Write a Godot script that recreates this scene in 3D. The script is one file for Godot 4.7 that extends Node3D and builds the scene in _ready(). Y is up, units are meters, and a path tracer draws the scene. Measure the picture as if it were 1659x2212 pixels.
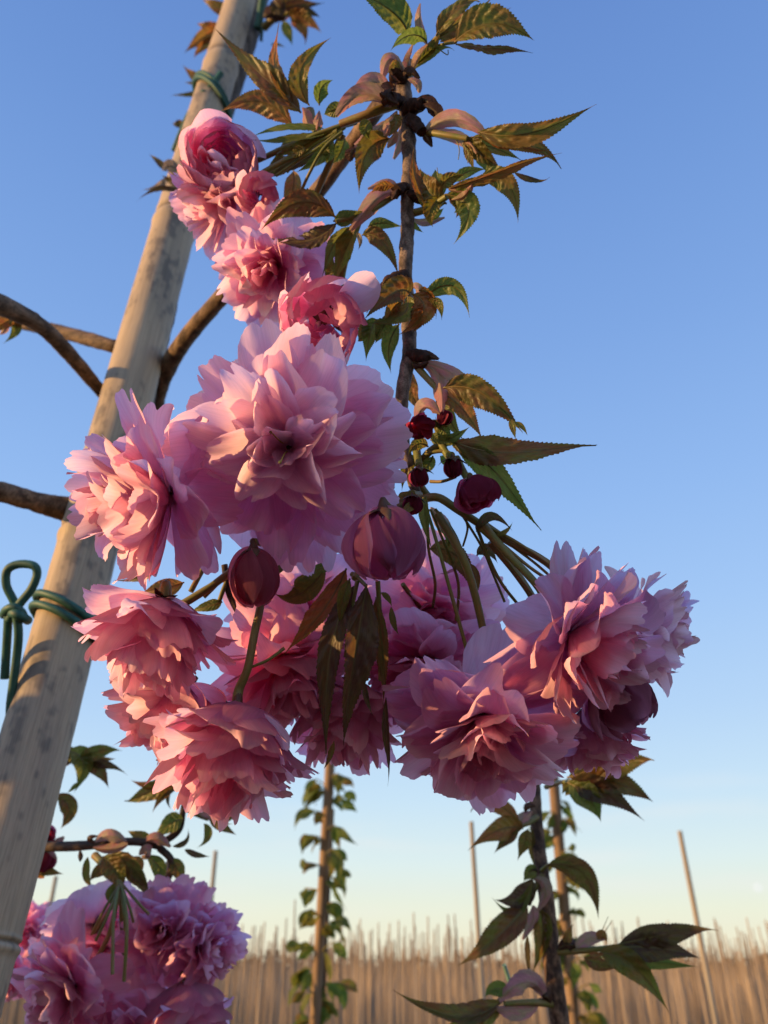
extends Node3D
# Cherry blossoms on a staked young tree at sunset. Coordinates of hand placed things are given as
# (across, down, depth) as sighted from the tripod and turned into metres by at().

const FOCAL := 1703.0
const MID := Vector2(829.5, 1106.0)
var eye: Transform3D
var rng := RandomNumberGenerator.new()
var noise := FastNoiseLite.new()
var taken := {}
var mat := {}

# ------------------------------------------------------------------ placing
func at(x: float, y: float, z: float) -> Vector3:
	return eye * Vector3((x - MID.x) / FOCAL * z, -(y - MID.y) / FOCAL * z, -z)

func dirv(v: Vector3) -> Vector3:
	return (eye.basis * v).normalized()

func numbered(called: String) -> String:
	var n: int = taken.get(called, 0)
	taken[called] = n + 1
	return called if n == 0 else "%s_%03d" % [called, n]

func thing(called: String, label: String, category: String, where: Vector3, group := "") -> Node3D:
	var o := Node3D.new()
	o.name = numbered(called)
	add_child(o)
	o.position = where
	tag(o, label, category, group)
	return o

func tag(o: Node3D, label: String, category: String, group := "") -> void:
	o.set_meta("label", label)
	o.set_meta("category", category)
	if group != "":
		o.set_meta("group", group)

func part(called: String, mesh: Mesh, m: Material, parent: Node3D) -> MeshInstance3D:
	var o := MeshInstance3D.new()
	o.mesh = mesh
	o.material_override = m
	if parent == self:
		o.name = numbered(called)
		add_child(o)
	else:
		o.name = called
		parent.add_child(o, true)
	return o

# ------------------------------------------------------------------ mesh buffer
class Buf:
	var v := PackedVector3Array()
	var n := PackedVector3Array()
	var c := PackedColorArray()
	var t := PackedVector2Array()
	var i := PackedInt32Array()

	# nu x nv points, rows of nu; wrap closes the rows
	func grid(p: PackedVector3Array, col: PackedColorArray, uv: PackedVector2Array, nu: int, nv: int, wrap := false) -> void:
		var b := v.size()
		v.append_array(p)
		c.append_array(col)
		t.append_array(uv)
		var nn := PackedVector3Array()
		nn.resize(p.size())
		for j in nv:
			var j0 := maxi(j - 1, 0) * nu
			var j1 := mini(j + 1, nv - 1) * nu
			for k in nu:
				var k0 := k - 1
				var k1 := k + 1
				if wrap:
					if k0 < 0: k0 = nu - 2
					if k1 > nu - 1: k1 = 1
				else:
					k0 = maxi(k0, 0)
					k1 = mini(k1, nu - 1)
				var q := (p[j * nu + k1] - p[j * nu + k0]).cross(p[j1 + k] - p[j0 + k])
				nn[j * nu + k] = q.normalized() if q.length_squared() > 1e-24 else Vector3.UP
		n.append_array(nn)
		for j in nv - 1:
			for k in nu - 1:
				var a := b + j * nu + k
				i.append_array(PackedInt32Array([a, a + nu, a + 1, a + 1, a + nu, a + nu + 1]))

	func mesh() -> ArrayMesh:
		var a := []
		a.resize(Mesh.ARRAY_MAX)
		a[Mesh.ARRAY_VERTEX] = v
		a[Mesh.ARRAY_NORMAL] = n
		a[Mesh.ARRAY_COLOR] = c
		a[Mesh.ARRAY_TEX_UV] = t
		a[Mesh.ARRAY_INDEX] = i
		var m := ArrayMesh.new()
		m.add_surface_from_arrays(Mesh.PRIMITIVE_TRIANGLES, a)
		return m

func spline(pts: Array, x: float) -> Vector3:
	var n := pts.size() - 1
	var k := clampi(int(x * n), 0, n - 1)
	var f := x * n - k
	var p0: Vector3 = pts[maxi(k - 1, 0)]
	var p1: Vector3 = pts[k]
	var p2: Vector3 = pts[k + 1]
	var p3: Vector3 = pts[mini(k + 2, n)]
	return p1.cubic_interpolate(p2, p0, p3, f)

func pick(vals: Array, x: float) -> float:
	var n := vals.size() - 1
	if n == 0:
		return vals[0]
	var k := clampi(int(x * n), 0, n - 1)
	return lerpf(vals[k], vals[k + 1], x * n - k)

# a tube through points (in the parent's space); rough = lumps of the surface, tint(color) broken up by noise
func tube(b: Buf, pts: Array, radii: Array, sides: int, rings: int, col: Color, col2: Color, rough := 0.0, freq := 300.0, stretch := 0.25, bore := false) -> void:
	freq *= 16.0
	var p := PackedVector3Array()
	var c := PackedColorArray()
	var uv := PackedVector2Array()
	var up := Vector3(0.31, 0.2, 0.93).normalized()
	var along := 0.0
	var last := spline(pts, 0.0)
	var extra := 2
	var nv := rings + 1 + extra * 2
	var side := Vector3.ZERO
	for j in nv:
		var s := clampf(float(j - extra) / rings, 0.0, 1.0)
		var o := spline(pts, s)
		var d := (spline(pts, minf(s + 0.01, 1.0)) - spline(pts, maxf(s - 0.01, 0.0))).normalized()
		if side == Vector3.ZERO:
			side = d.cross(up if absf(d.dot(up)) < 0.95 else Vector3.UP).normalized()
		side = (side - d * side.dot(d)).normalized()
		var other := d.cross(side)
		along += o.distance_to(last)
		last = o
		var r := pick(radii, s)
		var rr := 1.0
		var push := 0.0
		if j == 0 or j == nv - 1:
			rr = 0.02
			if bore:
				push = (1.0 if j == 0 else -1.0) * r * 2.0
				rr = 0.4
		elif j == 1 or j == nv - 2:
			rr = 0.93
			if bore: rr = 0.62
		for k in sides + 1:
			var a := TAU * float(k % sides) / sides
			var q := side * cos(a) + other * sin(a)
			var g := noise.get_noise_3d(q.x * r * freq + o.x * freq * stretch, q.y * r * freq + o.y * freq * stretch, q.z * r * freq + o.z * freq * stretch)
			var h := noise.get_noise_3d(q.x * r * freq * 2.7 + o.x * freq, q.y * r * freq * 2.7 + o.y * freq * 0.8 + 31.0, q.z * r * freq * 2.7 + o.z * freq)
			p.append(o + q * r * rr * (1.0 + rough * (g + 0.6 * h)) + d * push)
			c.append(col.lerp(col2, clampf(0.5 + g * 1.3 + h * 0.9, 0.0, 1.0)))
			uv.append(Vector2(float(k) / sides, along / (TAU * maxf(r, 0.0005))))
	b.grid(p, c, uv, sides + 1, nv, true)

# ------------------------------------------------------------------ materials
func streaks(w: int, h: int, fx: float, fy: float, lo: float, hi: float, sd: int) -> ImageTexture:
	var f := FastNoiseLite.new()
	f.seed = sd
	f.frequency = 1.0
	f.fractal_octaves = 4
	var im := Image.create(w, h, false, Image.FORMAT_RGB8)
	for y in h:
		for x in w:
			var a := TAU * x / w
			var g := f.get_noise_3d(cos(a) * fx, sin(a) * fx, float(y) / h * fy)
			var g2 := f.get_noise_3d(cos(a) * fx, sin(a) * fx, float(y - h) / h * fy)
			var s := smoothstep(0.75, 1.0, float(y) / h)
			var k := clampf(lerpf(lo, hi, 0.5 + lerpf(g, g2, s)), 0.0, 1.0)
			im.set_pixel(x, y, Color(k, k, k))
	return ImageTexture.create_from_image(im)

func make(called: String, rough: float, back := 0.0, tex: Texture2D = null, spec := 0.5) -> StandardMaterial3D:
	var m := StandardMaterial3D.new()
	m.resource_name = called
	m.vertex_color_use_as_albedo = true
	m.roughness = rough
	m.metallic_specular = spec
	m.cull_mode = BaseMaterial3D.CULL_DISABLED
	if tex:
		m.albedo_texture = tex
	if back > 0.0:
		m.backlight_enabled = true
		m.backlight = Color(back, back, back)
	mat[called] = m
	return m

func lin(r: float, g: float, b: float) -> Color:
	return Color(r, g, b)

# ------------------------------------------------------------------ petals
func edge_profile(r: RandomNumberGenerator, nu: int, notch: float, saw: float) -> PackedFloat32Array:
	var out := PackedFloat32Array()
	var ph := r.randf() * TAU
	var nx := r.randf_range(-0.2, 0.2)
	var k3 := r.randf_range(8.0, 15.0)
	var slant := r.randf_range(-0.07, 0.07)
	var belly := r.randf_range(2.3, 3.4)
	for k in nu:
		var u := 2.0 * k / (nu - 1) - 1.0
		var y := 1.0 - 0.36 * pow(absf(u), belly) + slant * u
		y -= notch * exp(-pow((u - nx) / 0.12, 2.0))
		# uneven rounded lobes with narrow clefts between them
		var lobe := pow(absf(sin(u * k3 * 0.5 + 1.3 * sin(u * 2.0 + ph) + ph)), 0.55)
		y += saw * (lobe - 0.8) * (0.6 + 0.4 * sin(u * 5.0 + ph * 3.0))
		y -= saw * 0.22 * r.randf()
		out.append(y)
	return out

func widthp(v: float) -> float:
	return 0.15 + 0.85 * sin(clampf(pow(v, 0.75) * 0.60, 0.0, 1.0) * PI)

# one petal of an open flower; o: L W tilt bend curl cup ruffle fold twist az r0 h0 notch saw
func petal(o: Dictionary, pale: Color, deep: Color, r: RandomNumberGenerator, nu := 19, nv := 11) -> ArrayMesh:
	var p := PackedVector3Array()
	var c := PackedColorArray()
	var uv := PackedVector2Array()
	var L: float = o.L
	var W: float = o.W * 0.5
	var az: float = o.az
	var rad := Vector3(cos(az), 0, sin(az))
	var tan := Vector3(-sin(az), 0, cos(az))
	var prof := edge_profile(r, nu, o.notch, o.saw)
	# centre line
	var steps := 24
	var line := PackedVector3Array()
	var ang := PackedFloat32Array()
	var q: Vector3 = rad * o.r0 + Vector3.UP * o.h0
	for s in steps + 1:
		var f := float(s) / steps
		var th: float = o.tilt + o.bend * f + o.curl * f * f * f
		line.append(q)
		ang.append(th)
		q += (rad * sin(th) + Vector3.UP * cos(th)) * L / steps
	var ph := r.randf() * TAU
	var ph2 := r.randf() * TAU
	var rk := r.randf_range(1.6, 3.4)
	var lean := r.randf_range(-0.25, 0.25)
	var edge_l := r.randf_range(-0.35, 0.5)
	var edge_r := r.randf_range(-0.35, 0.5)
	var z0 := r.randf() * 90.0
	var tone := r.randf_range(-0.2, 0.22)
	for j in nv:
		var v := float(j) / (nv - 1)
		for k in nu:
			var u := 2.0 * k / (nu - 1) - 1.0
			var s := clampf(v * prof[k], 0.0, 1.04)
			var fs := minf(s, 0.9999) * steps
			var i0 := int(fs)
			var c0 := line[i0].lerp(line[mini(i0 + 1, steps)], fs - i0)
			var th := lerpf(ang[i0], ang[mini(i0 + 1, steps)], fs - i0)
			if s > 0.9999:
				c0 += (rad * sin(th) + Vector3.UP * cos(th)) * (s - 1.0) * L
			var nn := Vector3.UP * sin(th) - rad * cos(th)
			var tw: float = o.twist * s
			var side := tan * cos(tw) + nn * sin(tw)
			nn = nn * cos(tw) - tan * sin(tw)
			var x := u * W * widthp(s) + lean * W * s * s
			var z: float = o.cup * W * u * u * (0.35 + 0.65 * s)
			z += o.fold * W * sqrt(u * u + 0.03) * s
			z += o.ruffle * W * s * s * (sin(u * rk * 1.5 + ph) + 0.22 * sin(u * rk * 3.6 + ph2 + s * 3.0)) * 0.6
			z += W * s * s * (edge_r if u > 0.0 else edge_l) * pow(absf(u), 3.0)
			z += o.lip * L * maxf(s - 0.62, 0.0) * maxf(s - 0.62, 0.0) * (1.0 + 0.6 * sin(u * 3.0 + ph2))
			z += 0.06 * W * noise.get_noise_3d(u * 60.0 + z0, s * 90.0, z0)
			p.append(c0 + side * x + nn * z)
			var vein := noise.get_noise_2d(u * 420.0 / (0.4 + s) + z0 * 7.0, s * 26.0 + z0) * 0.7
			var blot := noise.get_noise_2d(u * 70.0 + z0 * 3.0, s * 60.0 - z0 * 5.0)
			c.append(pale.lerp(deep, clampf(0.36 + tone + vein * 0.42 + blot * 0.32, 0.0, 1.0)))
			uv.append(Vector2(u * 0.35 * widthp(s) + 0.5 + z0 * 0.37, s * 0.8))
	var b := Buf.new()
	b.grid(p, c, uv, nu, nv)
	return b.mesh()

# a petal wrapped round an egg (buds and half open flowers)
func wrap_petal(R: float, H: float, az: float, aw: float, phi0: float, phi1: float, flare: float, spiral: float, pale: Color, deep: Color, r: RandomNumberGenerator, saw := 0.05, nu := 17, nv := 13) -> ArrayMesh:
	var p := PackedVector3Array()
	var c := PackedColorArray()
	var uv := PackedVector2Array()
	var prof := edge_profile(r, nu, r.randf_range(0.0, 0.14), saw)
	var z0 := r.randf() * 90.0
	var tone := r.randf_range(-0.12, 0.12)
	for j in nv:
		var v := float(j) / (nv - 1)
		for k in nu:
			var u := 2.0 * k / (nu - 1) - 1.0
			var s := v * prof[k]
			var phi := phi0 + s * (phi1 - phi0)
			var a := az + u * aw * widthp(minf(s, 1.0)) + 0.12 * sin(s * 5.0 + z0) * s
			var rr := 1.0 + flare * pow(s, 4.0) + spiral * u + 0.07 * noise.get_noise_3d(u * 70.0 + z0, s * 80.0, z0) + 0.09 * pow(absf(u), 3.0) * s + 0.10 * pow(s, 3.0) * sin(u * 2.4 + z0)
			var y := -cos(phi) * H
			if flare > 0.0:
				y += H * flare * 0.35 * pow(s, 4.0)
			p.append(Vector3(sin(phi) * cos(a) * R * rr, y * (0.5 + 0.5 * rr), sin(phi) * sin(a) * R * rr))
			var vein := noise.get_noise_2d(u * 420.0 / (0.4 + s) + z0 * 7.0, s * 26.0 + z0) * 0.7
			var blot := noise.get_noise_2d(u * 70.0 + z0 * 3.0, s * 60.0 - z0 * 5.0)
			c.append(pale.lerp(deep, clampf(0.4 + tone + vein * 0.42 + blot * 0.3, 0.0, 1.0)))
			uv.append(Vector2(u * 0.35 + 0.5 + z0 * 0.37, s * 0.8))
	var b := Buf.new()
	b.grid(p, c, uv, nu, nv)
	return b.mesh()

func facing(face: Vector3, spin := 0.0) -> Basis:
	var y := dirv(face)
	var x := y.cross(eye.basis.y if absf(y.dot(eye.basis.y)) < 0.9 else eye.basis.x).normalized()
	return Basis(x, y, x.cross(y)).rotated(y, spin)

const SEPAL := Color(0.085, 0.035, 0.025)
const STALK := Color(0.17, 0.185, 0.04)
const STALK2 := Color(0.25, 0.16, 0.06)

# calyx at the flower's base: cup and five pointed sepals; reach = how far the sepals lie along the petals
func calyx(t: Node3D, R: float, reach: float, tilt: float, c1: Color, c2: Color, r: RandomNumberGenerator) -> void:
	var b := Buf.new()
	tube(b, [Vector3(0, -R * 2.6, 0), Vector3(0, -R * 1.2, 0), Vector3(0, R * 0.2, 0)], [R * 0.42, R * 0.85, R * 1.0], 12, 8, c1, c2, 0.05, 900.0)
	part("calyx", b.mesh(), mat.stem, t)
	for k in 5:
		var o := {"L": reach, "W": reach * 0.5, "tilt": tilt + r.randf_range(-0.2, 0.3), "bend": r.randf_range(-0.3, 0.4), "curl": 0.0, "cup": 0.35, "ruffle": 0.05, "fold": 0.0, "twist": r.randf_range(-0.3, 0.3), "az": TAU * k / 5.0 + r.randf() * 0.4, "r0": R * 0.7, "h0": 0.0, "notch": 0.0, "saw": 0.0}
		part("sepal", sepal_mesh(o, c1, c2), mat.stem, t)

func sepal_mesh(o: Dictionary, c1: Color, c2: Color) -> ArrayMesh:
	var p := PackedVector3Array()
	var c := PackedColorArray()
	var uv := PackedVector2Array()
	var rad := Vector3(cos(o.az), 0, sin(o.az))
	var tan := Vector3(-sin(o.az), 0, cos(o.az))
	var q: Vector3 = rad * o.r0 + Vector3.UP * o.h0
	for j in 9:
		var v := j / 8.0
		var th: float = o.tilt + o.bend * v
		var nn := Vector3.UP * sin(th) - rad * cos(th)
		for k in 5:
			var u := k / 2.0 - 1.0
			var w: float = o.W * 0.5 * pow(1.0 - v, 0.8) * (0.7 + 0.9 * v * (1.0 - v) * 2.0)
			p.append(q + tan * u * w + nn * u * u * w * o.cup)
			c.append(c1.lerp(c2, 0.5 + 0.5 * noise.get_noise_2d(u * 90.0 + o.az * 50.0, v * 90.0)))
			uv.append(Vector2(u, v))
		q += (rad * sin(th) + Vector3.UP * cos(th)) * o.L / 8.0
	var b := Buf.new()
	b.grid(p, c, uv, 5, 9)
	return b.mesh()

# rings: [count, tilt, bend, length, width, cup, ruffle]
const OPEN := [[10, 1.55, 0.05, 1.0, 0.66, 0.12, 0.18], [10, 1.34, 0.12, 0.98, 0.62, 0.2, 0.24], [9, 1.08, 0.2, 0.92, 0.58, 0.32, 0.3], [9, 0.82, 0.15, 0.82, 0.52, 0.45, 0.36], [7, 0.55, 0.1, 0.70, 0.46, 0.6, 0.42], [5, 0.3, 0.2, 0.54, 0.38, 0.8, 0.45]]
const WIDE := [[11, 1.60, 0.0, 1.0, 0.66, 0.1, 0.16], [11, 1.48, 0.06, 0.98, 0.62, 0.15, 0.22], [10, 1.32, 0.1, 0.92, 0.57, 0.24, 0.3], [9, 1.12, 0.08, 0.82, 0.50, 0.36, 0.36], [7, 0.88, 0.1, 0.70, 0.43, 0.5, 0.42], [5, 0.62, 0.25, 0.54, 0.34, 0.6, 0.5], [3, 0.3, 0.3, 0.40, 0.26, 0.8, 0.4]]
const POM := [[10, 1.72, -0.2, 0.98, 0.64, 0.2, 0.18], [10, 1.42, -0.15, 0.98, 0.60, 0.26, 0.22], [10, 1.12, -0.1, 0.97, 0.56, 0.36, 0.28], [9, 0.84, -0.1, 0.94, 0.52, 0.45, 0.32], [8, 0.54, -0.1, 0.88, 0.46, 0.55, 0.36], [5, 0.24, 0.0, 0.80, 0.40, 0.7, 0.4]]
const BELL := [[8, 1.26, -0.75, 0.86, 0.72, 0.42, 0.14], [10, 1.12, -0.5, 1.0, 0.64, 0.42, 0.2], [10, 0.92, -0.35, 1.05, 0.60, 0.44, 0.24], [10, 0.68, -0.2, 1.08, 0.52, 0.47, 0.28], [8, 0.42, -0.1, 1.06, 0.48, 0.5, 0.32], [5, 0.18, 0.0, 1.02, 0.42, 0.6, 0.34]]
const FLAT := [[6, 1.5, -0.1, 1.0, 0.86, 0.2, 0.14], [6, 1.3, -0.1, 0.92, 0.8, 0.3, 0.2], [5, 0.9, 0.1, 0.7, 0.6, 0.4, 0.25]]

func blossom(label: String, group: String, x: float, y: float, z: float, face: Vector3, size: float, rings: Array, sd: int, pale: Color, deep: Color, stalk: Array = [], fine := false, spin := 0.0) -> Node3D:
	var t := thing("cherry_blossom", label, "blossom", at(x, y, z), group)
	t.basis = facing(face, spin)
	var r := RandomNumberGenerator.new()
	r.seed = sd
	var L := size * z / FOCAL
	var lev := 0
	for g in rings:
		var n: int = g[0]
		var off := r.randf() * TAU
		for k in n:
			var o := {
				"L": L * g[3] * r.randf_range(0.84, 1.1), "W": L * g[4] * r.randf_range(0.82, 1.18), "tilt": g[1] + r.randf_range(-0.26, 0.22), "bend": g[2] + r.randf_range(-0.35, 0.35),
				"curl": r.randf_range(-0.5, 0.7), "cup": g[5] + r.randf_range(-0.1, 0.25), "ruffle": g[6] * r.randf_range(0.6, 1.6), "fold": r.randf_range(-0.1, 0.22),
				"twist": r.randf_range(-0.45, 0.45), "az": off + TAU * (k + r.randf_range(-0.22, 0.22)) / n, "r0": L * 0.035, "h0": L * 0.02 * lev,
				"notch": maxf(0.0, r.randf_range(-0.06, 0.17)), "saw": r.randf_range(0.05, 0.13), "lip": r.randf_range(-1.2, 1.0),
			}
			var pl := pale.lerp(deep, r.randf() * 0.45)
			part("petal", petal(o, pl, deep, r, 37 if fine else 25, 17 if fine else 12), mat.petal, t)
		lev += 1
	calyx(t, L * 0.06, L * 0.26, 1.35, SEPAL, Color(0.12, 0.05, 0.03), r)
	if not stalk.is_empty():
		add_stalk(t, stalk, 0.0011)
	return t

# a flower's stalk from the calyx to the given places
func add_stalk(t: Node3D, stalk: Array, rad: float) -> void:
	var inv := t.transform.affine_inverse()
	var pts: Array = [Vector3.ZERO, Vector3(0, -0.004, 0)]
	for s in stalk:
		pts.append(inv * at(s[0], s[1], s[2]))
	var b := Buf.new()
	tube(b, pts, [rad * 1.3, rad, rad * 0.95, rad * 1.15], 9, 26, STALK, STALK2, 0.06, 900.0, 0.1)
	part("stalk", b.mesh(), mat.stem, t)

# layers: [count, radius share, half width, phi0, phi1, flare]
const ROSE := [[6, 1.0, 0.85, 0.35, 2.05, 0.10], [6, 0.9, 0.8, 0.4, 2.25, 0.05], [6, 0.78, 0.75, 0.45, 2.35, 0.03], [5, 0.63, 0.8, 0.5, 2.4, 0.0], [5, 0.48, 0.8, 0.5, 2.4, 0.0], [4, 0.32, 0.9, 0.5, 2.4, 0.0]]
const PUFF := [[7, 1.0, 0.58, 0.2, 2.0, 0.04], [7, 0.92, 0.56, 0.3, 2.2, 0.0], [6, 0.8, 0.58, 0.4, 2.35, 0.0], [5, 0.62, 0.62, 0.5, 2.4, 0.0], [4, 0.42, 0.75, 0.5, 2.45, 0.0], [3, 0.24, 0.8, 0.5, 2.5, 0.0]]
const BUD := [[5, 1.0, 0.62, 0.1, 2.62, -0.10], [4, 0.93, 0.75, 0.2, 2.9, -0.08], [4, 0.84, 0.9, 0.3, 3.05, -0.05]]
const HALF := [[5, 1.0, 0.72, 0.15, 2.2, 0.0], [5, 0.9, 0.75, 0.3, 2.5, -0.05], [5, 0.78, 0.75, 0.4, 2.6, 0.0], [4, 0.62, 0.8, 0.5, 2.65, 0.0], [3, 0.4, 0.9, 0.5, 2.6, 0.0]]

func bud(called: String, label: String, group: String, x: float, y: float, z: float, face: Vector3, rx: float, ry: float, layers: Array, sd: int, pale: Color, deep: Color, stalk: Array = [], sepal := 0.7, spin := 0.0) -> Node3D:
	var t := thing(called, label, "flower bud" if called == "flower_bud" else "blossom", at(x, y, z), group)
	t.basis = facing(face, spin)
	var r := RandomNumberGenerator.new()
	r.seed = sd
	var R := rx * z / FOCAL
	var H := ry * z / FOCAL
	t.position -= t.basis.y * 0.0
	for g in layers:
		var n: int = g[0]
		var off := r.randf() * TAU
		for k in n:
			part("petal", wrap_petal(R * g[1] * r.randf_range(0.96, 1.04), H * g[1] * r.randf_range(0.96, 1.05), off + TAU * (k + r.randf_range(-0.15, 0.15)) / n, g[2] * r.randf_range(0.9, 1.2), g[3], g[4] + r.randf_range(-0.2, 0.15), g[5] + r.randf_range(-0.03, 0.06), 0.15, pale.lerp(deep, r.randf() * 0.8), deep, r, r.randf_range(0.02, 0.06)), mat.petal, t)
	var holder := Node3D.new()
	# the calyx sits at the egg's lower pole
	var b := Buf.new()
	tube(b, [Vector3(0, -H * 1.36, 0), Vector3(0, -H * 1.12, 0), Vector3(0, -H * 0.92, 0)], [R * 0.07, R * 0.17, R * 0.36], 10, 8, SEPAL, Color(0.11, 0.06, 0.03), 0.05, 900.0)
	part("calyx", b.mesh(), mat.stem, t)
	for k in 5:
		var o := {"L": H * sepal, "W": H * sepal * 0.62, "tilt": 1.2 + r.randf_range(-0.15, 0.25), "bend": -0.9, "cup": 0.3, "az": TAU * k / 5.0 + r.randf() * 0.4, "r0": R * 0.3, "h0": -H * 1.0}
		part("sepal", sepal_mesh(o, SEPAL, Color(0.10, 0.07, 0.03)), mat.stem, t)
	holder.free()
	if not stalk.is_empty():
		var inv := t.transform.affine_inverse()
		var pts: Array = [Vector3(0, -H * 1.26, 0)]
		for s in stalk:
			pts.append(inv * at(s[0], s[1], s[2]))
		var bb := Buf.new()
		tube(bb, pts, [0.0010, 0.0010, 0.0012], 9, 20, STALK, STALK2, 0.06, 900.0, 0.1)
		part("stalk", bb.mesh(), mat.stem, t)
	return t

# ------------------------------------------------------------------ leaves
const GREEN := [Color(0.175, 0.235, 0.045), Color(0.26, 0.27, 0.055)]
const MOSS := [Color(0.224, 0.236, 0.043), Color(0.319, 0.177, 0.047)]
const BRONZE := [Color(0.248, 0.100, 0.038), Color(0.201, 0.177, 0.038)]
const RUST := [Color(0.450, 0.154, 0.051), Color(0.355, 0.224, 0.047)]
const DARK := [Color(0.132, 0.063, 0.042), Color(0.158, 0.118, 0.038)]
const PINKB := [Color(0.60, 0.27, 0.28), Color(0.48, 0.36, 0.22)]
const SCALE := [Color(0.064, 0.025, 0.018), Color(0.118, 0.050, 0.032)]
const DRY := [Color(0.500, 0.380, 0.270), Color(0.340, 0.240, 0.160)]
const FRESH := [Color(0.16, 0.26, 0.045), Color(0.23, 0.31, 0.06)]

const GOLD := [Color(0.300, 0.240, 0.040), Color(0.260, 0.270, 0.050)]

func leaf_mesh(here: Vector3, a: Vector3, m: Vector3, e: Vector3, w: float, roll: float, kind: Array, r: RandomNumberGenerator, fold := 0.35, saw := 0.09, nu := 11, nv := 46, blunt := 0.0) -> Array:
	var p := PackedVector3Array()
	var c := PackedColorArray()
	var uv := PackedVector2Array()
	var rib: Array = []
	var ctrl := m * 2.0 - (a + e) * 0.5
	var z0 := r.randf() * 90.0
	var veins := r.randf_range(7.0, 9.0)
	var wav := r.randf_range(0.04, 0.16)
	var ph := r.randf() * TAU
	var twist := r.randf_range(-0.5, 0.5)
	var mixs := r.randf_range(-0.2, 0.2)
	var fk := r.randf_range(0.8, 2.3)
	var tipcurl := r.randf_range(-1.6, 1.2) * (1.0 - blunt)
	for j in nv:
		var v := float(j) / (nv - 1)
		var o := a.lerp(ctrl, v).lerp(ctrl.lerp(e, v), v)
		var T := (ctrl - a).lerp(e - ctrl, v).normalized()
		var N := here - o
		N = (N - T * N.dot(T)).normalized()
		N = N.rotated(T, roll + twist * (v - 0.4))
		var S := N.cross(T)
		o += N * tipcurl * pow(maxf(v - 0.62, 0.0), 2.0) * a.distance_to(e)
		var wid := 6.27 * pow(v, 1.0) * pow(1.0 - v, 1.75) * 0.98 + 0.045 * (1.0 - v)
		if blunt > 0.0:
			wid = lerpf(wid, pow(sin(PI * clampf(v * 0.9 + 0.06, 0.0, 1.0)), 0.7), blunt)
		for k in nu:
			var u := 2.0 * k / (nu - 1) - 1.0
			var au := absf(u)
			var x := u * wid * w * 0.5
			var fwd := 0.0
			if k == 0 or k == nu - 1:
				var tooth: float = [-0.5, 0.15, 1.0][j % 3]
				x += signf(u) * w * saw * tooth * r.randf_range(0.5, 1.2) * minf(1.0, wid * 2.5)
				fwd = w * saw * 0.7 * maxf(tooth, 0.0)
			var pl := sin(TAU * veins * (v - 0.16 * au) + 1.1 * noise.get_noise_2d(v * 110.0 + z0 * 4.0, 40.0 * signf(u) + z0))
			var z := fold * fk * au * wid * w * 0.5
			z += 0.07 * w * wid * noise.get_noise_2d(u * 150.0 + z0 * 3.0, v * 300.0 + z0 * 8.0) * minf(1.0, au * 4.0)
			z += 0.026 * w * pl * minf(1.0, au * 3.0) * wid * (1.0 - saw * 0.0)
			z += wav * w * wid * au * sin(v * 9.0 + ph + (1.6 if u > 0.0 else 0.0))
			z -= 0.12 * w * wid * au * au
			p.append(o + S * x + N * z + T * (fwd + au * w * 0.06))
			var g := noise.get_noise_2d(u * 40.0 + z0 * 9.0, v * 120.0 + z0)
			var f := noise.get_noise_2d(u * 260.0 + z0 * 9.0, v * 420.0 + z0)
			var col: Color = (kind[0] as Color).lerp(kind[1], clampf(0.5 + mixs + g * 1.1 + f * 0.5, 0.0, 1.0))
			if k == nu / 2:
				col = col.lerp(Color(0.22, 0.20, 0.07), 0.4)
			elif pl > 0.86:
				col = col.lerp(Color(0.20, 0.16, 0.05), 0.18)
			c.append(col)
			uv.append(Vector2(u * 0.5 + z0, v * 2.0))
		if j % 8 == 0 or j == nv - 1:
			rib.append(o - N * w * 0.012)
	var b := Buf.new()
	b.grid(p, c, uv, nu, nv)
	return [b.mesh(), rib]

# rows: [x0,y0, xm,ym, x1,y1, width, roll degrees, depth0, depth1, kind]
func leaf_cluster(called: String, label: String, category: String, group: String, rows: Array, stems: Array, sd: int) -> Node3D:
	var first = rows[0] if not rows.is_empty() else [stems[0][0][0], stems[0][0][1], 0, 0, 0, 0, 0, 0, stems[0][0][2]]
	var t := thing(called, label, category, at(first[0], first[1], first[8]), group)
	var r := RandomNumberGenerator.new()
	r.seed = sd
	for q in rows:
		add_leaf(t, q, r)
	for s in stems:
		add_stem(t, s)
	return t

func add_leaf(t: Node3D, q: Array, r: RandomNumberGenerator) -> void:
	var z0: float = q[8]
	var z1: float = q[9]
	var zm := (z0 + z1) * 0.5
	var kind: Array = q[10]
	var w: float = q[6] * (0.72 if q[10] == PINKB else 0.86) * zm / FOCAL
	var scale_like := kind == PINKB or kind == SCALE
	var bulge := -w * 0.25
	var m := leaf_mesh(eye.origin - t.position, at(q[0], q[1], z0) - t.position, at(q[2], q[3], zm + bulge) - t.position, at(q[4], q[5], z1) - t.position, w, deg_to_rad(q[7]), kind, r, (-0.55 if scale_like else 0.35), (0.012 if scale_like else 0.032), 13, (24 if scale_like or q[6] < 20 else 97), (0.75 if scale_like else 0.0))
	var mm: Material = mat.bract if scale_like else mat.leaf
	var o := part("bract" if kind == PINKB else ("bud_scale" if kind == SCALE else "leaf"), m[0], mm, t)
	if not scale_like and q[6] >= 28:
		var b := Buf.new()
		var rr := clampf(w * 0.028, 0.00018, 0.0007)
		tube(b, m[1], [rr * 1.5, rr, rr * 0.6, rr * 0.25], 6, 22, Color(0.17, 0.15, 0.045), Color(0.20, 0.11, 0.04), 0.0)
		part("midrib", b.mesh(), mat.stem, o)

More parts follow.
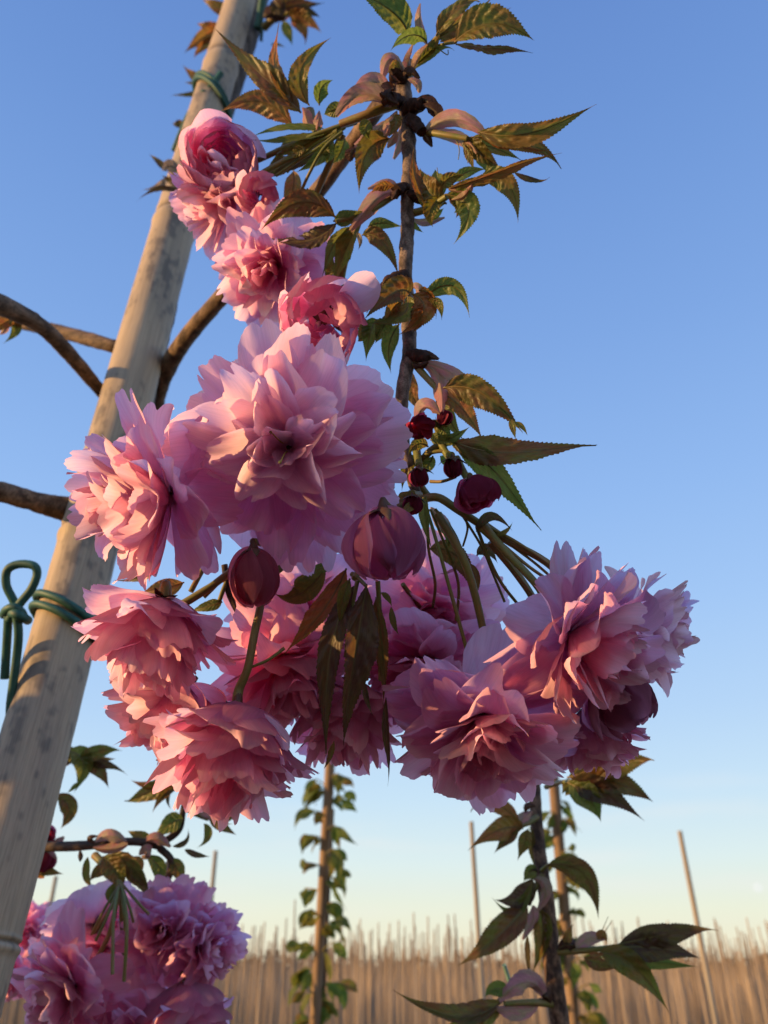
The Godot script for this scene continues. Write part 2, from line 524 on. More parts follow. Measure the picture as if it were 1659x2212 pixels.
# stems: [[x,y,z]..., [radius px at both ends, kind 0 green 1 brown]]
func add_stem(t: Node3D, s: Array) -> void:
	var last: Array = s[s.size() - 1]
	var pts: Array = []
	var zz := 0.0
	for k in s.size() - 1:
		pts.append(at(s[k][0], s[k][1], s[k][2]) - t.position)
		zz = s[k][2]
	var b := Buf.new()
	var c1 := STALK
	var c2 := STALK2
	if last[2] == 1:
		c1 = Color(0.05, 0.032, 0.025)
		c2 = Color(0.15, 0.10, 0.075)
	tube(b, pts, [last[0] * zz / FOCAL, last[1] * zz / FOCAL], 9, 24, c1, c2, 0.08, 700.0, 0.2)
	part("stem" if last[2] == 0 else "twig", b.mesh(), mat.stem if last[2] == 0 else mat.bark, t)

# ------------------------------------------------------------------ the scene
func _ready() -> void:
	rng.seed = 11
	noise.seed = 5
	noise.frequency = 0.02
	noise.fractal_octaves = 3
	set_camera()
	set_sky()
	var sun := DirectionalLight3D.new()
	sun.name = "sun"
	var to_sun := Vector3(-0.945, 0.19, 0.27).normalized()
	sun.basis = Basis.looking_at(-to_sun)
	sun.light_color = Color(1.0, 0.79, 0.50)
	sun.light_energy = 1.6
	sun.light_angular_distance = 0.5
	sun.shadow_enabled = true
	add_child(sun)
	make_materials()
	far_field()
	stake_and_trunk()
	ties()
	weeping_branch()
	big_flowers()
	buds()
	tufts_high()
	tufts_middle()
	low_left()
	low_right()
	young_trees()

func set_camera() -> void:
	var cam := Camera3D.new()
	cam.name = "camera"
	cam.position = Vector3(0, 1.45, 0)
	cam.rotation_degrees.x = 31.0
	add_child(cam)
	var lens := CameraAttributesPhysical.new()
	lens.frustum_focal_length = 12.0 / tan(deg_to_rad(33.0))
	lens.frustum_near = 0.01
	lens.frustum_far = 8000.0
	lens.frustum_focus_distance = 0.2
	lens.exposure_aperture = 15.0
	cam.attributes = lens
	cam.fov = 66.0
	cam.near = 0.01
	cam.far = 8000.0
	cam.current = true
	eye = cam.transform

func set_sky() -> void:
	var stops := [-90.0, 0.0, 1.5, 4.0, 7.0, 11.0, 16.0, 23.0, 31.0, 42.0, 55.0, 70.0, 90.0]
	var cols := [[200, 185, 160], [243, 222, 190], [243, 232, 206], [237, 238, 220], [222, 236, 240], [201, 225, 248], [182, 211, 248], [163, 197, 246], [146, 183, 240], [127, 165, 228], [110, 148, 215], [95, 131, 201], [85, 118, 188]]
	var w := 1024
	var h := 512
	var f := FastNoiseLite.new()
	f.seed = 3
	f.frequency = 1.0
	f.fractal_octaves = 4
	var im := Image.create(w, h, false, Image.FORMAT_RGBF)
	for y in h:
		var el := 90.0 - 180.0 * (y + 0.5) / h
		var k := 0
		while k < stops.size() - 2 and el > stops[k + 1]:
			k += 1
		var s: float = clampf((el - stops[k]) / (stops[k + 1] - stops[k]), 0.0, 1.0)
		var a: Array = cols[k]
		var b: Array = cols[k + 1]
		var c := Color(lerpf(a[0], b[0], s) / 255.0, minf(1.0, lerpf(a[1], b[1], s) / 255.0 * 1.015), lerpf(a[2], b[2], s) / 255.0).srgb_to_linear() * (1.0 / 1.22)
		var band := exp(-pow((el - 7.0) / 4.5, 2.0))
		for x in w:
			var cc := c
			if band > 0.02:
				var an := TAU * x / w
				var g := f.get_noise_3d(cos(an) * 4.0, sin(an) * 4.0, el * 0.55)
				cc = c.lerp(Color(0.71, 0.71, 0.69), clampf(g - 0.08, 0.0, 0.5) * band * 0.7)
			im.set_pixel(x, y, cc)
	var m := PanoramaSkyMaterial.new()
	m.panorama = ImageTexture.create_from_image(im)
	var e := Environment.new()
	e.background_mode = Environment.BG_SKY
	e.sky = Sky.new()
	e.sky.sky_material = m
	e.tonemap_mode = Environment.TONE_MAPPER_LINEAR
	e.tonemap_exposure = 1.22
	e.sdfgi_enabled = true
	e.ssao_enabled = true
	e.ssil_enabled = true
	var we := WorldEnvironment.new()
	we.name = "environment"
	we.environment = e
	add_child(we)

func make_materials() -> void:
	var p := make("petal", 0.62, 1.3, streaks(256, 256, 14.0, 2.5, 0.96, 1.03, 21), 0.3)
	p.rim_enabled = false
	make("leaf", 0.42, 1.1, streaks(128, 128, 5.0, 5.0, 0.85, 1.05, 22), 0.5)
	make("bract", 0.5, 1.0, streaks(128, 128, 9.0, 2.0, 0.88, 1.05, 23), 0.45)
	make("stem", 0.5, 0.0, streaks(64, 128, 4.0, 4.0, 0.88, 1.05, 24), 0.45)
	make("bark", 0.75, 0.0, streaks(128, 256, 3.0, 18.0, 0.72, 1.08, 25), 0.35)
	make("cane", 0.6, 0.0, streaks(256, 512, 26.0, 5.0, 0.88, 1.05, 26), 0.35)
	make("tie", 0.58, 0.0, streaks(64, 64, 3.0, 5.0, 0.8, 1.0, 27), 0.5)
	make("soil", 0.95, 0.0, null, 0.2)
	make("far_cane", 0.8, 0.0, null, 0.25)

# ------------------------------------------------------------------ setting
func far_field() -> void:
	var g := PlaneMesh.new()
	g.size = Vector2(6000, 6000)
	var sm := StandardMaterial3D.new()
	sm.resource_name = "field_soil"
	sm.albedo_texture = streaks(256, 256, 9.0, 9.0, 0.25, 0.55, 41)
	sm.albedo_color = Color(0.78, 0.62, 0.45)
	sm.uv1_triplanar = true
	sm.uv1_world_triplanar = true
	sm.uv1_scale = Vector3(0.31, 0.31, 0.31)
	sm.roughness = 0.95
	var o := part("ground", g, sm, self)
	o.set_meta("kind", "structure")
	# tall canes of the next beds: rows that run away from the path
	var variants: Array = []
	for k in 10:
		var b := Buf.new()
		var lx := rng.randf_range(-0.05, 0.05)
		var lz := rng.randf_range(-0.05, 0.05)
		var c1 := Color(0.56, 0.43, 0.30).lerp(Color(0.27, 0.20, 0.14), rng.randf())
		var c2 := c1 * rng.randf_range(0.55, 0.8)
		c2.a = 1.0
		tube(b, [Vector3.ZERO, Vector3(lx * 0.4, 1.1, lz * 0.4), Vector3(lx, 2.2, lz)], [0.0105, 0.0095, 0.008], 8, 10, c1, c2, 0.05, 60.0, 0.2)
		variants.append(b.mesh())
	var spots: Array = []
	var z := 11.0
	while z < 60.0:
		var half := z * 0.62 + 1.5
		var x := -half + rng.randf() * 0.3
		while x < half:
			spots.append(Transform3D(Basis(Vector3.UP, rng.randf() * TAU).scaled(Vector3(1, (rng.randf_range(0.93, 1.01) if rng.randf() < 0.9 else rng.randf_range(0.7, 1.1)), 1)), Vector3(x + rng.randf_range(-0.06, 0.06), 0, -z + rng.randf_range(-0.25, 0.25))))
			x += rng.randf_range(0.06, 0.36)
		z += rng.randf_range(0.55, 0.95)
	spots.sort_custom(func(a, b): return a.origin.z > b.origin.z)
	var kinds: Array = []
	for k in spots.size():
		kinds.append(rng.randi() % 10)
	var n := mini(260, spots.size())
	for k in n:
		var c := part("garden_cane", variants[kinds[k]], mat.far_cane, self)
		c.transform = spots[k]
		tag(c, "thin tan cane standing among many in the far beds", "garden cane", "canes standing in the far beds")
	var rest := {}
	for k in range(n, spots.size()):
		if not rest.has(kinds[k]):
			rest[kinds[k]] = []
		rest[kinds[k]].append(spots[k])
	var b2 := Buf.new()
	var holder := thing("distant_canes", "mass of thin tan canes filling the beds toward the horizon", "canes", Vector3.ZERO)
	holder.set_meta("kind", "stuff")
	for k in rest.keys():
		var mm := MultiMesh.new()
		mm.transform_format = MultiMesh.TRANSFORM_3D
		mm.mesh = variants[k]
		mm.instance_count = rest[k].size()
		for i in rest[k].size():
			mm.set_instance_transform(i, rest[k][i])
		var mi := MultiMeshInstance3D.new()
		mi.name = "cane_row"
		mi.multimesh = mm
		mi.material_override = mat.far_cane
		mi.set_meta("kind", "stuff")
		holder.add_child(mi, true)
	# five taller canes nearer by
	var tall := [[1018, 1775, 4.9, "tall thin cane rising left of the lower right twig"], [1468, 1795, 4.7, "tall thin cane leaning at the right, above the far beds"], [466, 1838, 5.2, "tall thin cane beside the low left blossoms"], [121, 1893, 5.6, "tall thin cane between the thick stake and the low left blossoms"]]
	for q in tall:
		var top := at(q[0], q[1], q[2])
		var b := Buf.new()
		tube(b, [Vector3(0, -top.y, 0), Vector3(0.01, -top.y * 0.5, 0), Vector3(0, 0, 0)], [0.017, 0.016, 0.0135], 10, 14, Color(0.40, 0.34, 0.26), Color(0.27, 0.23, 0.18), 0.03, 60.0, 0.2)
		var c := part("tall_cane", b.mesh(), mat.far_cane, self)
		c.position = top
		tag(c, q[3], "garden cane", "tall canes between the trees")
	# wood on the horizon
	var lb := Buf.new()
	for k in 60:
		var d := Vector3(rng.randf_range(-1, 1), rng.randf_range(-1, 1), rng.randf_range(-1, 1)) * 0.5
		var s := rng.randf_range(0.1, 0.24)
		var ax := Vector3(rng.randf_range(-1, 1), rng.randf_range(-1, 1), rng.randf_range(-1, 1)).normalized()
		var bx := ax.cross(Vector3(0.3, 1, 0.2)).normalized()
		var pp := PackedVector3Array([d, d + ax * s, d + bx * s, d + ax * s + bx * s])
		var c := Color(0.10, 0.075, 0.04).lerp(Color(0.16, 0.105, 0.06), rng.randf())
		lb.grid(pp, PackedColorArray([c, c, c, c]), PackedVector2Array([Vector2.ZERO, Vector2.RIGHT, Vector2.DOWN, Vector2.ONE]), 2, 2)
	var clump := lb.mesh()
	var wm := MultiMesh.new()
	wm.transform_format = MultiMesh.TRANSFORM_3D
	wm.mesh = clump
	wm.instance_count = 900
	for k in 900:
		var x := rng.randf_range(-150, 150)
		var hgt := 4.5 + 3.0 * noise.get_noise_1d(x * 3.0) + 2.5 * noise.get_noise_1d(x * 17.0 + 50.0)
		if x > 75.0: hgt += 1.5
		var yy := rng.randf_range(0.4, maxf(1.5, hgt))
		wm.set_instance_transform(k, Transform3D(Basis(Vector3.UP, rng.randf() * TAU).scaled(Vector3.ONE * rng.randf_range(2.0, 4.5)), Vector3(x, yy, -190.0 + rng.randf_range(-12, 12))))
	var wood := MultiMeshInstance3D.new()
	wood.name = "distant_wood"
	wood.multimesh = wm
	wood.material_override = mat.soil
	add_child(wood)
	tag(wood, "low brown wood along the horizon behind the canes", "wood")
	wood.set_meta("kind", "stuff")
	# the moon by day
	var ms := SphereMesh.new()
	ms.radius = 26.0
	ms.height = 52.0
	var mm2 := StandardMaterial3D.new()
	mm2.resource_name = "moon"
	mm2.albedo_color = Color(0, 0, 0)
	mm2.emission_enabled = true
	mm2.emission = Color(0.85, 0.87, 0.85)
	mm2.emission_energy_multiplier = 1.0
	var moon := part("moon", ms, mm2, self)
	moon.position = at(1637, 1917, 4600)
	tag(moon, "small pale daytime moon low in the sky at right", "moon")

# ------------------------------------------------------------------ stake and trunk
func pole_depth(y: float) -> float:
	return 1.0 / (1.333 + y * 0.001065)

func pole_at(y: float) -> Vector3:
	return at(522.0 - 0.282 * y + 14.0 * sin(y * 0.0026 + 3.3) * 0.5, y, pole_depth(y))

func stake_and_trunk() -> void:
	var t := thing("bamboo_stake", "thick weathered grey bamboo stake leaning across the left side", "stake", pole_at(2600))
	var p := PackedVector3Array()
	var c := PackedColorArray()
	var uv := PackedVector2Array()
	var sides := 56
	var rings := 1000
	var nodes := [[-330.0], [150.0], [492.0], [1168.0], [2050.0]]
	var a0 := pole_at(-500)
	var a1 := pole_at(2600)
	var ax := (a0 - a1).normalized()
	var s0 := ax.cross(eye.basis.z).normalized()
	var s1 := ax.cross(s0)
	for j in rings + 1:
		var y := 2600.0 - 3100.0 * j / rings
		var o := pole_at(y) - t.position
		var r := 0.0142
		var ring := 0.0
		for q in nodes:
			var dy: float = y - q[0]
			r += 0.0009 * exp(-pow(dy / 11.0, 2.0)) - 0.0007 * exp(-pow((dy + 15.0) / 5.0, 2.0)) + 0.0004 * exp(-pow((dy + 24.0) / 6.0, 2.0))
			ring = maxf(ring, exp(-pow((dy + 15.0) / 4.0, 2.0)))
		for k in sides + 1:
			var a := TAU * (k % sides) / sides
			var d := s0 * cos(a) + s1 * sin(a)
			var w := o + d * r
			var g := noise.get_noise_3d(w.x * 1500.0, w.y * 420.0, w.z * 1500.0)
			var g2 := noise.get_noise_3d(w.x * 9000.0 + 50.0, w.y * 3600.0, w.z * 9000.0)
			var g3 := noise.get_noise_3d(d.x * 260.0, w.y * 60.0 + 80.0, d.z * 260.0)
			p.append(o + d * (r * (1.0 + 0.012 * g2 + 0.015 * g3)))
			var col := Color(0.52, 0.405, 0.275).lerp(Color(0.36, 0.29, 0.215), clampf(0.45 + g * 0.9 + g3 * 0.5, 0.0, 1.0))
			col = col.lerp(Color(0.11, 0.10, 0.095), smoothstep(0.18, 0.5, g2 * 0.8 + g * 0.7) * 0.6)
			col = col.lerp(Color(0.10, 0.075, 0.055), ring * 0.75)
			c.append(col)
			uv.append(Vector2(float(k) / sides, j * 0.005))
	var b := Buf.new()
	b.grid(p, c, uv, sides + 1, rings + 1, true)
	part("culm", b.mesh(), mat.cane, t)
	# dried sheath remnants on the node at the left
	var r := RandomNumberGenerator.new()
	r.seed = 8
	# the tree's own stem behind the stake
	var tr := thing("cherry_tree", "young cherry tree behind the bamboo stake, its slender branch arching over and hanging at centre", "tree", pole_at(2600))
	var tb := Buf.new()
	var pts: Array = []
	for y in [2600.0, 1900.0, 1300.0, 900.0, 760.0, 640.0, 500.0, 300.0, 60.0, -200.0]:
		var q := pole_at(y)
		var back := (q - eye.origin).normalized()
		var off := 0.0
		if y > 550.0 and y < 950.0:
			off = 0.0045
		elif y < 320.0:
			off = 0.0165 if y < 200.0 else 0.009
		pts.append(q + back * 0.027 + eye.basis.x * off - tr.position)
	tube(tb, pts, [0.0125, 0.0122, 0.012, 0.0118, 0.0115, 0.011, 0.0105, 0.010, 0.0095, 0.009], 20, 160, Color(0.075, 0.055, 0.042), Color(0.22, 0.18, 0.15), 0.07, 500.0, 0.35)
	part("trunk", tb.mesh(), mat.bark, tr)
	var limbs := [
		[[[235, 862, 0.475], [205, 830, 0.46], [150, 765, 0.43], [85, 702, 0.40], [20, 668, 0.38], [-80, 625, 0.35]], [13, 14, 16, 17, 22, 26]],
		[[[285, 762, 0.49], [245, 748, 0.475], [170, 727, 0.50], [85, 706, 0.53], [0, 690, 0.57], [-90, 672, 0.62]], [17, 15, 15, 14, 13, 12]],
		[[[175, 1112, 0.415], [135, 1098, 0.40], [70, 1082, 0.385], [0, 1062, 0.37], [-90, 1040, 0.35]], [34, 27, 21, 22, 24]],
	]
	for l in limbs:
		var lp: Array = []
		var lr: Array = []
		for k in l[0].size():
			var q = l[0][k]
			lp.append(at(q[0], q[1], q[2]) - tr.position)
			lr.append(l[1][k] * q[2] / FOCAL)
		var lb := Buf.new()
		tube(lb, lp, lr, 16, 70, Color(0.08, 0.052, 0.036), Color(0.26, 0.175, 0.115), 0.10, 600.0, 0.4)
		part("branch", lb.mesh(), mat.bark, tr)

func weeping_branch() -> void:
	var t := get_node("cherry_tree") as Node3D
	var arch := [[330, 880, 0.485], [352, 815, 0.475], [395, 740, 0.45], [480, 640, 0.41], [600, 512, 0.365], [690, 408, 0.335], [762, 308, 0.305], [830, 215, 0.28], [868, 182, 0.262]]
	var pts: Array = []
	for q in arch:
		pts.append(at(q[0], q[1], q[2]) - t.position)
	var b := Buf.new()
	tube(b, pts, [0.0062, 0.0055, 0.0048, 0.0042, 0.0036, 0.0034, 0.0032, 0.003, 0.0028], 16, 110, Color(0.09, 0.056, 0.038), Color(0.33, 0.22, 0.14), 0.10, 700.0, 0.4)
	var limb := part("branch", b.mesh(), mat.bark, t)
	var hang := [[882, 140, 0.262], [872, 190, 0.258], [880, 265, 0.254], [884, 350, 0.25], [880, 420, 0.247], [880, 500, 0.244], [876, 590, 0.24], [882, 680, 0.236], [884, 760, 0.232], [870, 840, 0.228], [868, 910, 0.226], [880, 1000, 0.222], [905, 1080, 0.222]]
	pts = []
	var rr: Array = []
	for k in hang.size():
		var q = hang[k]
		pts.append(at(q[0], q[1], q[2]) - t.position)
		rr.append([16, 17, 15, 15.5, 14, 15, 15, 15, 15.5, 15, 13, 12, 10][k] * q[2] / FOCAL)
	b = Buf.new()
	tube(b, pts, rr, 18, 200, Color(0.085, 0.06, 0.052), Color(0.30, 0.225, 0.195), 0.17, 900.0, 0.7)
	part("twig", b.mesh(), mat.bark, limb)
	# spurs that carried the tufts
	for s in [[[872, 175, .257], [848, 150, .252], 15, 12], [[876, 240, .254], [912, 225, .248], 16, 13], [[884, 255, .252], [912, 285, .247], 13, 11], [[868, 225, .256], [840, 215, .25], 15, 16], [[878, 405, .246], [855, 412, .242], 10, 13], [[876, 595, .239], [840, 612, .234], 13, 11], [[884, 770, .231], [925, 775, .226], 13, 8], [[882, 420, .246], [925, 440, .243], 11, 9]]:
		var sb := Buf.new()
		tube(sb, [at(s[0][0], s[0][1], s[0][2]) - t.position, (at(s[0][0], s[0][1], s[0][2]) + at(s[1][0], s[1][1], s[1][2])) * 0.5 + Vector3(0, 0.0006, 0) - t.position, at(s[1][0], s[1][1], s[1][2]) - t.position], [s[2] * 0.25 / FOCAL, s[2] * 0.25 / FOCAL * 1.1, s[3] * 0.25 / FOCAL], 12, 18, Color(0.030, 0.014, 0.011), Color(0.075, 0.035, 0.024), 0.22, 1500.0, 1.0)
		part("spur", sb.mesh(), mat.bark, limb)

# ------------------------------------------------------------------ green ties
func tie_tube(t: Node3D, called: String, pts: Array, rad: float, col := Color(0.022, 0.095, 0.070)) -> void:
	var b := Buf.new()
	var pp: Array = []
	for q in pts:
		pp.append((q if q is Vector3 else at(q[0], q[1], q[2])) - t.position)
	tube(b, pp, [rad], 16, 14 * pts.size(), col, col * 1.6, 0.03, 500.0, 0.2, true)
	part(called, b.mesh(), mat.tie, t)

func band(y0: float, y1: float, extra: float, n := 28) -> Array:
	# a ring round the stake (and the stem behind it), tilted
	var out: Array = []
	var o := pole_at((y0 + y1) * 0.5)
	var ax := (pole_at(y0 - 200.0) - pole_at(y0 + 200.0)).normalized()
	var s0 := ax.cross(eye.basis.z).normalized()
	var s1 := ax.cross(s0)
	var tilt := (pole_at(y0) - pole_at(y1)).length()
	for k in n + 1:
		var a := TAU * k / n
		var d := s0 * cos(a) + s1 * sin(a)
		var far := d.dot(-eye.basis.z)
		out.append(o + d * (0.0142 + extra + maxf(0.0, far) * 0.003) - ax * tilt * 0.72 * cos(a))
	return out

func ties() -> void:
	var t := thing("plant_tie", "dark green rubber tube tie looped and knotted round the stake at lower left", "plant tie", at(40, 1330, 0.34), "green ties holding the tree to its stake")
	var rad := 0.0018
	tie_tube(t, "band", band(1308, 1352, rad + 0.0002), rad)
	tie_tube(t, "band", band(1332, 1376, rad + 0.0004), rad)
	tie_tube(t, "loop", [[38, 1335, .338], [30, 1300, .338], [14, 1265, .338], [16, 1232, .338], [40, 1219, .338], [72, 1222, .337], [80, 1240, .337], [68, 1272, .336], [46, 1300, .335], [30, 1322, .334], [20, 1340, .335]], rad)
	tie_tube(t, "knot", [[8, 1328, .34], [14, 1318, .333], [30, 1312, .331], [46, 1322, .332], [52, 1336, .337]], rad * 1.05)
	tie_tube(t, "knot", [[22, 1322, .335], [34, 1326, .329], [50, 1334, .33], [60, 1340, .336]], rad * 1.1)
	tie_tube(t, "tail", [[36, 1330, .331], [40, 1370, .331], [36, 1420, .332], [28, 1480, .331], [22, 1540, .33], [30, 1612, .329]], rad)
	tie_tube(t, "tail", [[18, 1330, .336], [16, 1370, .337], [13, 1420, .338], [10, 1466, .338]], rad)
	var u := thing("plant_tie", "thin green tie knotted round the stake above the top left blossoms", "plant tie", at(445, 205, 0.6), "green ties holding the tree to its stake")
	var r2 := 0.0019
	var zt := pole_depth(200) - 0.0195
	tie_tube(u, "band", band(190, 226, r2), r2)
	tie_tube(u, "band", band(200, 236, r2 + 0.0003), r2)
	tie_tube(u, "tail", [[478, 158, zt + .003], [462, 180, zt], [442, 204, zt - .002], [430, 222, zt - .002]], r2 * 1.3)
	tie_tube(u, "tail", [[440, 205, zt - .004], [410, 245, zt - .006], [392, 285, zt - .006], [376, 326, zt - .006]], r2 * 1.25)
	tie_tube(u, "tail", [[444, 203, zt - .004], [425, 225, zt - .004], [416, 250, zt - .002], [410, 262, zt - .001]], r2)
	tie_tube(u, "knot", [[432, 208, zt - .001], [440, 200, zt - .006], [450, 206, zt - .002]], r2 * 1.2)
	var w := thing("plant_tie", "green tie strand beside the top of the stake at the frame's edge", "plant tie", at(566, 20, 0.72), "green ties holding the tree to its stake")
	tie_tube(w, "tail", [[572, -40, .72], [567, 0, .72], [562, 35, .72], [556, 62, .72]], 0.0036)
	tie_tube(w, "tail", [[566, 60, .735], [564, 88, .735]], 0.0016)

# ------------------------------------------------------------------ flowers
const PALE := Color(0.92, 0.70, 0.83)
const PALE2 := Color(0.90, 0.59, 0.75)
const DEEP := Color(0.85, 0.40, 0.59)
const ROSEC := Color(0.85, 0.53, 0.70)
const ROSED := Color(0.78, 0.40, 0.58)
const WINE := Color(0.56, 0.12, 0.22)
const WINED := Color(0.40, 0.05, 0.11)
const NEAR := "blossoms on the near twig"
const LOW := "blossoms of the low left spray"

func big_flowers() -> void:
	blossom("largest pale pink double blossom, wide open and facing the viewer at the centre", NEAR, 628, 968, 0.203, Vector3(-0.03, -0.04, 1), 252, WIDE, 137, PALE, PALE2, [[720, 1010, .222], [850, 1060, .222]], true)
	blossom("pink double blossom turned left, overlapping the stake left of the largest one", NEAR, 372, 1062, 0.205, Vector3(-0.72, -0.25, 0.55), 212, POM, 102, PALE, DEEP, [[430, 1080, .218], [640, 1080, .228], [850, 1060, .224]], true)
	blossom("nodding pink blossom under the left blossom, seen from behind its dark calyx", NEAR, 352, 1292, 0.203, Vector3(-0.06, -0.80, 0.5), 182, BELL, 103, PALE, DEEP, [[372, 1312, .213], [440, 1278, .217], [540, 1210, .222], [700, 1150, .226]], true)
	blossom("pink blossom hanging face down on a thick green stalk at the lower left", NEAR, 512, 1522, 0.198, Vector3(-0.02, -0.78, 0.52), 208, BELL, 104, PALE, DEEP, [[536, 1440, .200], [556, 1340, .204], [590, 1240, .214], [700, 1170, .224]], true)
	blossom("sunlit salmon blossom at the lower left edge, behind the two nodding ones", NEAR, 405, 1482, 0.224, Vector3(-0.6, -0.6, 0.3), 178, POM, 105, PALE, DEEP)
	blossom("pink blossom half hidden between the lower left pair and the dark hanging leaves", NEAR, 612, 1412, 0.228, Vector3(0.15, -0.5, 0.5), 172, POM, 106, PALE2, DEEP)
	blossom("pale blossom hidden behind the rust coloured leaf under the largest blossom", NEAR, 655, 1315, 0.244, Vector3(-0.1, -0.3, 0.7), 175, POM, 107, PALE, DEEP)
	blossom("blossom in shade behind the long dark hanging leaves", NEAR, 752, 1462, 0.238, Vector3(0.0, -0.75, 0.35), 172, BELL, 108, PALE2, DEEP)
	blossom("sunlit blossom behind the green stalks right of the dark hanging leaves", NEAR, 925, 1315, 0.247, Vector3(0.05, -0.25, 0.75), 182, OPEN, 109, PALE, DEEP)
	blossom("pink blossom behind and above the lower right blossom, under the green stalks", NEAR, 922, 1420, 0.232, Vector3(-0.1, -0.5, 0.45), 158, POM, 110, PALE2, DEEP)
	blossom("broad pink blossom at lower right with its loose centre toward the viewer", NEAR, 1042, 1535, 0.207, Vector3(-0.05, -0.62, 0.75), 222, OPEN, 111, PALE, DEEP, [[1060, 1500, .218], [1055, 1420, .216], [1010, 1230, .214], [945, 1110, .218]], true)
	blossom("large blossom at far right on the fan of green stalks", NEAR, 1226, 1366, 0.203, Vector3(0.6, -0.25, 0.65), 196, POM, 112, PALE, DEEP, [[1165, 1272, .207], [1090, 1190, .212], [1040, 1130, .216]], true)
	blossom("pale blossom at the far right edge, behind the large one on the stalks", NEAR, 1345, 1362, 0.222, Vector3(0.8, -0.05, 0.3), 158, POM, 113, PALE, PALE2, [[1197, 1228, .216], [1100, 1170, .216], [1040, 1130, .218]])
	blossom("dusky blossom below the large right one, beside the dark bud", NEAR, 1265, 1528, 0.222, Vector3(0.25, -0.85, 0.2), 130, BELL, 114, PALE2, DEEP, [[1150, 1290, .222], [1060, 1170, .219]])
	blossom("pink double blossom just under the top left rosette, edges against the stake", NEAR, 505, 420, 0.282, Vector3(-0.7, -0.45, 0.3), 140, POM, 115, PALE, DEEP)
	blossom("full pink blossom below the small bud in the top left spray", NEAR, 598, 568, 0.262, Vector3(-0.2, -0.45, 0.8), 140, POM, 116, PALE, DEEP, [[660, 470, .272], [700, 380, .268], [740, 290, .262]])
	var big := get_node("cherry_blossom")
	var sr := RandomNumberGenerator.new()
	sr.seed = 9
	for k in 2:
		var sb := Buf.new()
		var tip := Vector3(sr.randf_range(-0.004, 0.004), sr.randf_range(0.010, 0.014), sr.randf_range(-0.004, 0.004))
		tube(sb, [Vector3(tip.x * 0.2, 0.001, tip.z * 0.2), Vector3(tip.x * 0.5, tip.y * 0.6, tip.z * 0.4), tip, tip + Vector3(0.0001, 0.0006, 0)], [0.0002, 0.00018, 0.0002, 0.00045], 7, 12, Color(0.42, 0.40, 0.14), Color(0.55, 0.46, 0.12), 0.0)
		part("stamen", sb.mesh(), mat.stem, big)
	# the low spray
	blossom("low blossom seen from the back with a dark starry calyx, upper left of its spray", LOW, 205, 1998, 0.365, Vector3(-0.35, 0.2, -0.75), 112, FLAT, 120, PALE, PALE2, [[245, 1950, .355], [258, 1905, .35]])
	blossom("upright lilac pink blossom right of the fan of thin stalks in the low spray", LOW, 355, 2005, 0.357, Vector3(0.1, 0.35, 0.7), 112, POM, 121, PALE2, DEEP)
	blossom("rightmost blossom of the low left spray", LOW, 425, 2040, 0.355, Vector3(0.7, 0.05, 0.5), 102, POM, 122, PALE2, DEEP)
	blossom("broadest blossom at the bottom left corner of the low spray", LOW, 165, 2125, 0.342, Vector3(-0.45, -0.1, 0.8), 150, OPEN, 123, PALE, DEEP, [[235, 2020, .345], [258, 1910, .348]])
	blossom("blossom at the bottom edge beneath the rightmost low one", LOW, 395, 2120, 0.34, Vector3(0.2, -0.75, 0.4), 128, BELL, 124, PALE, DEEP)
	blossom("blossom in the middle of the low spray at the bottom edge", LOW, 290, 2130, 0.372, Vector3(0.0, -0.35, 0.8), 125, POM, 125, PALE2, DEEP, [[268, 2060, .35], [262, 1915, .35]])
	blossom("lowest blossom of the low spray, cut by the bottom edge", LOW, 300, 2225, 0.335, Vector3(-0.1, 0.1, 0.8), 110, POM, 126, PALE, DEEP)
	blossom("sunlit blossom between the two left flowers of the low spray", LOW, 262, 2045, 0.375, Vector3(-0.4, 0.0, 0.6), 95, POM, 127, PALE, DEEP)
	blossom("distant lilac blossom just right of the stake's foot", LOW, 62, 2010, 0.52, Vector3(0.2, 0.2, 0.6), 62, POM, 128, PALE2, DEEP)
	blossom("distant dim blossom beside the stake at the bottom left corner", LOW, 20, 2090, 0.5, Vector3(0.1, -0.2, 0.8), 75, POM, 129, PALE2, DEEP)

	# more of the same tree's blossoms left of the frame: their shade lies on the stake below the tie and on the low spray
	var shade_rng := RandomNumberGenerator.new()
	shade_rng.seed = 61
	var from := get_node("cherry_blossom_017")
	for k in 13:
		var o := from.duplicate() as Node3D
		o.name = numbered("cherry_blossom")
		add_child(o)
		o.basis = facing(Vector3(shade_rng.randf_range(-1, 1), -0.4, shade_rng.randf_range(-1, 1)), shade_rng.randf() * TAU)
		o.position = Vector3(-0.42 - 0.16 * shade_rng.randf(), 1.515 + 0.038 * (k % 4) + 0.012 * shade_rng.randf(), -0.165 - 0.062 * (k / 4) - 0.02 * shade_rng.randf())
		tag(o, "pink blossom on the tree's left side, outside the frame", "blossom", "blossoms left of the frame")

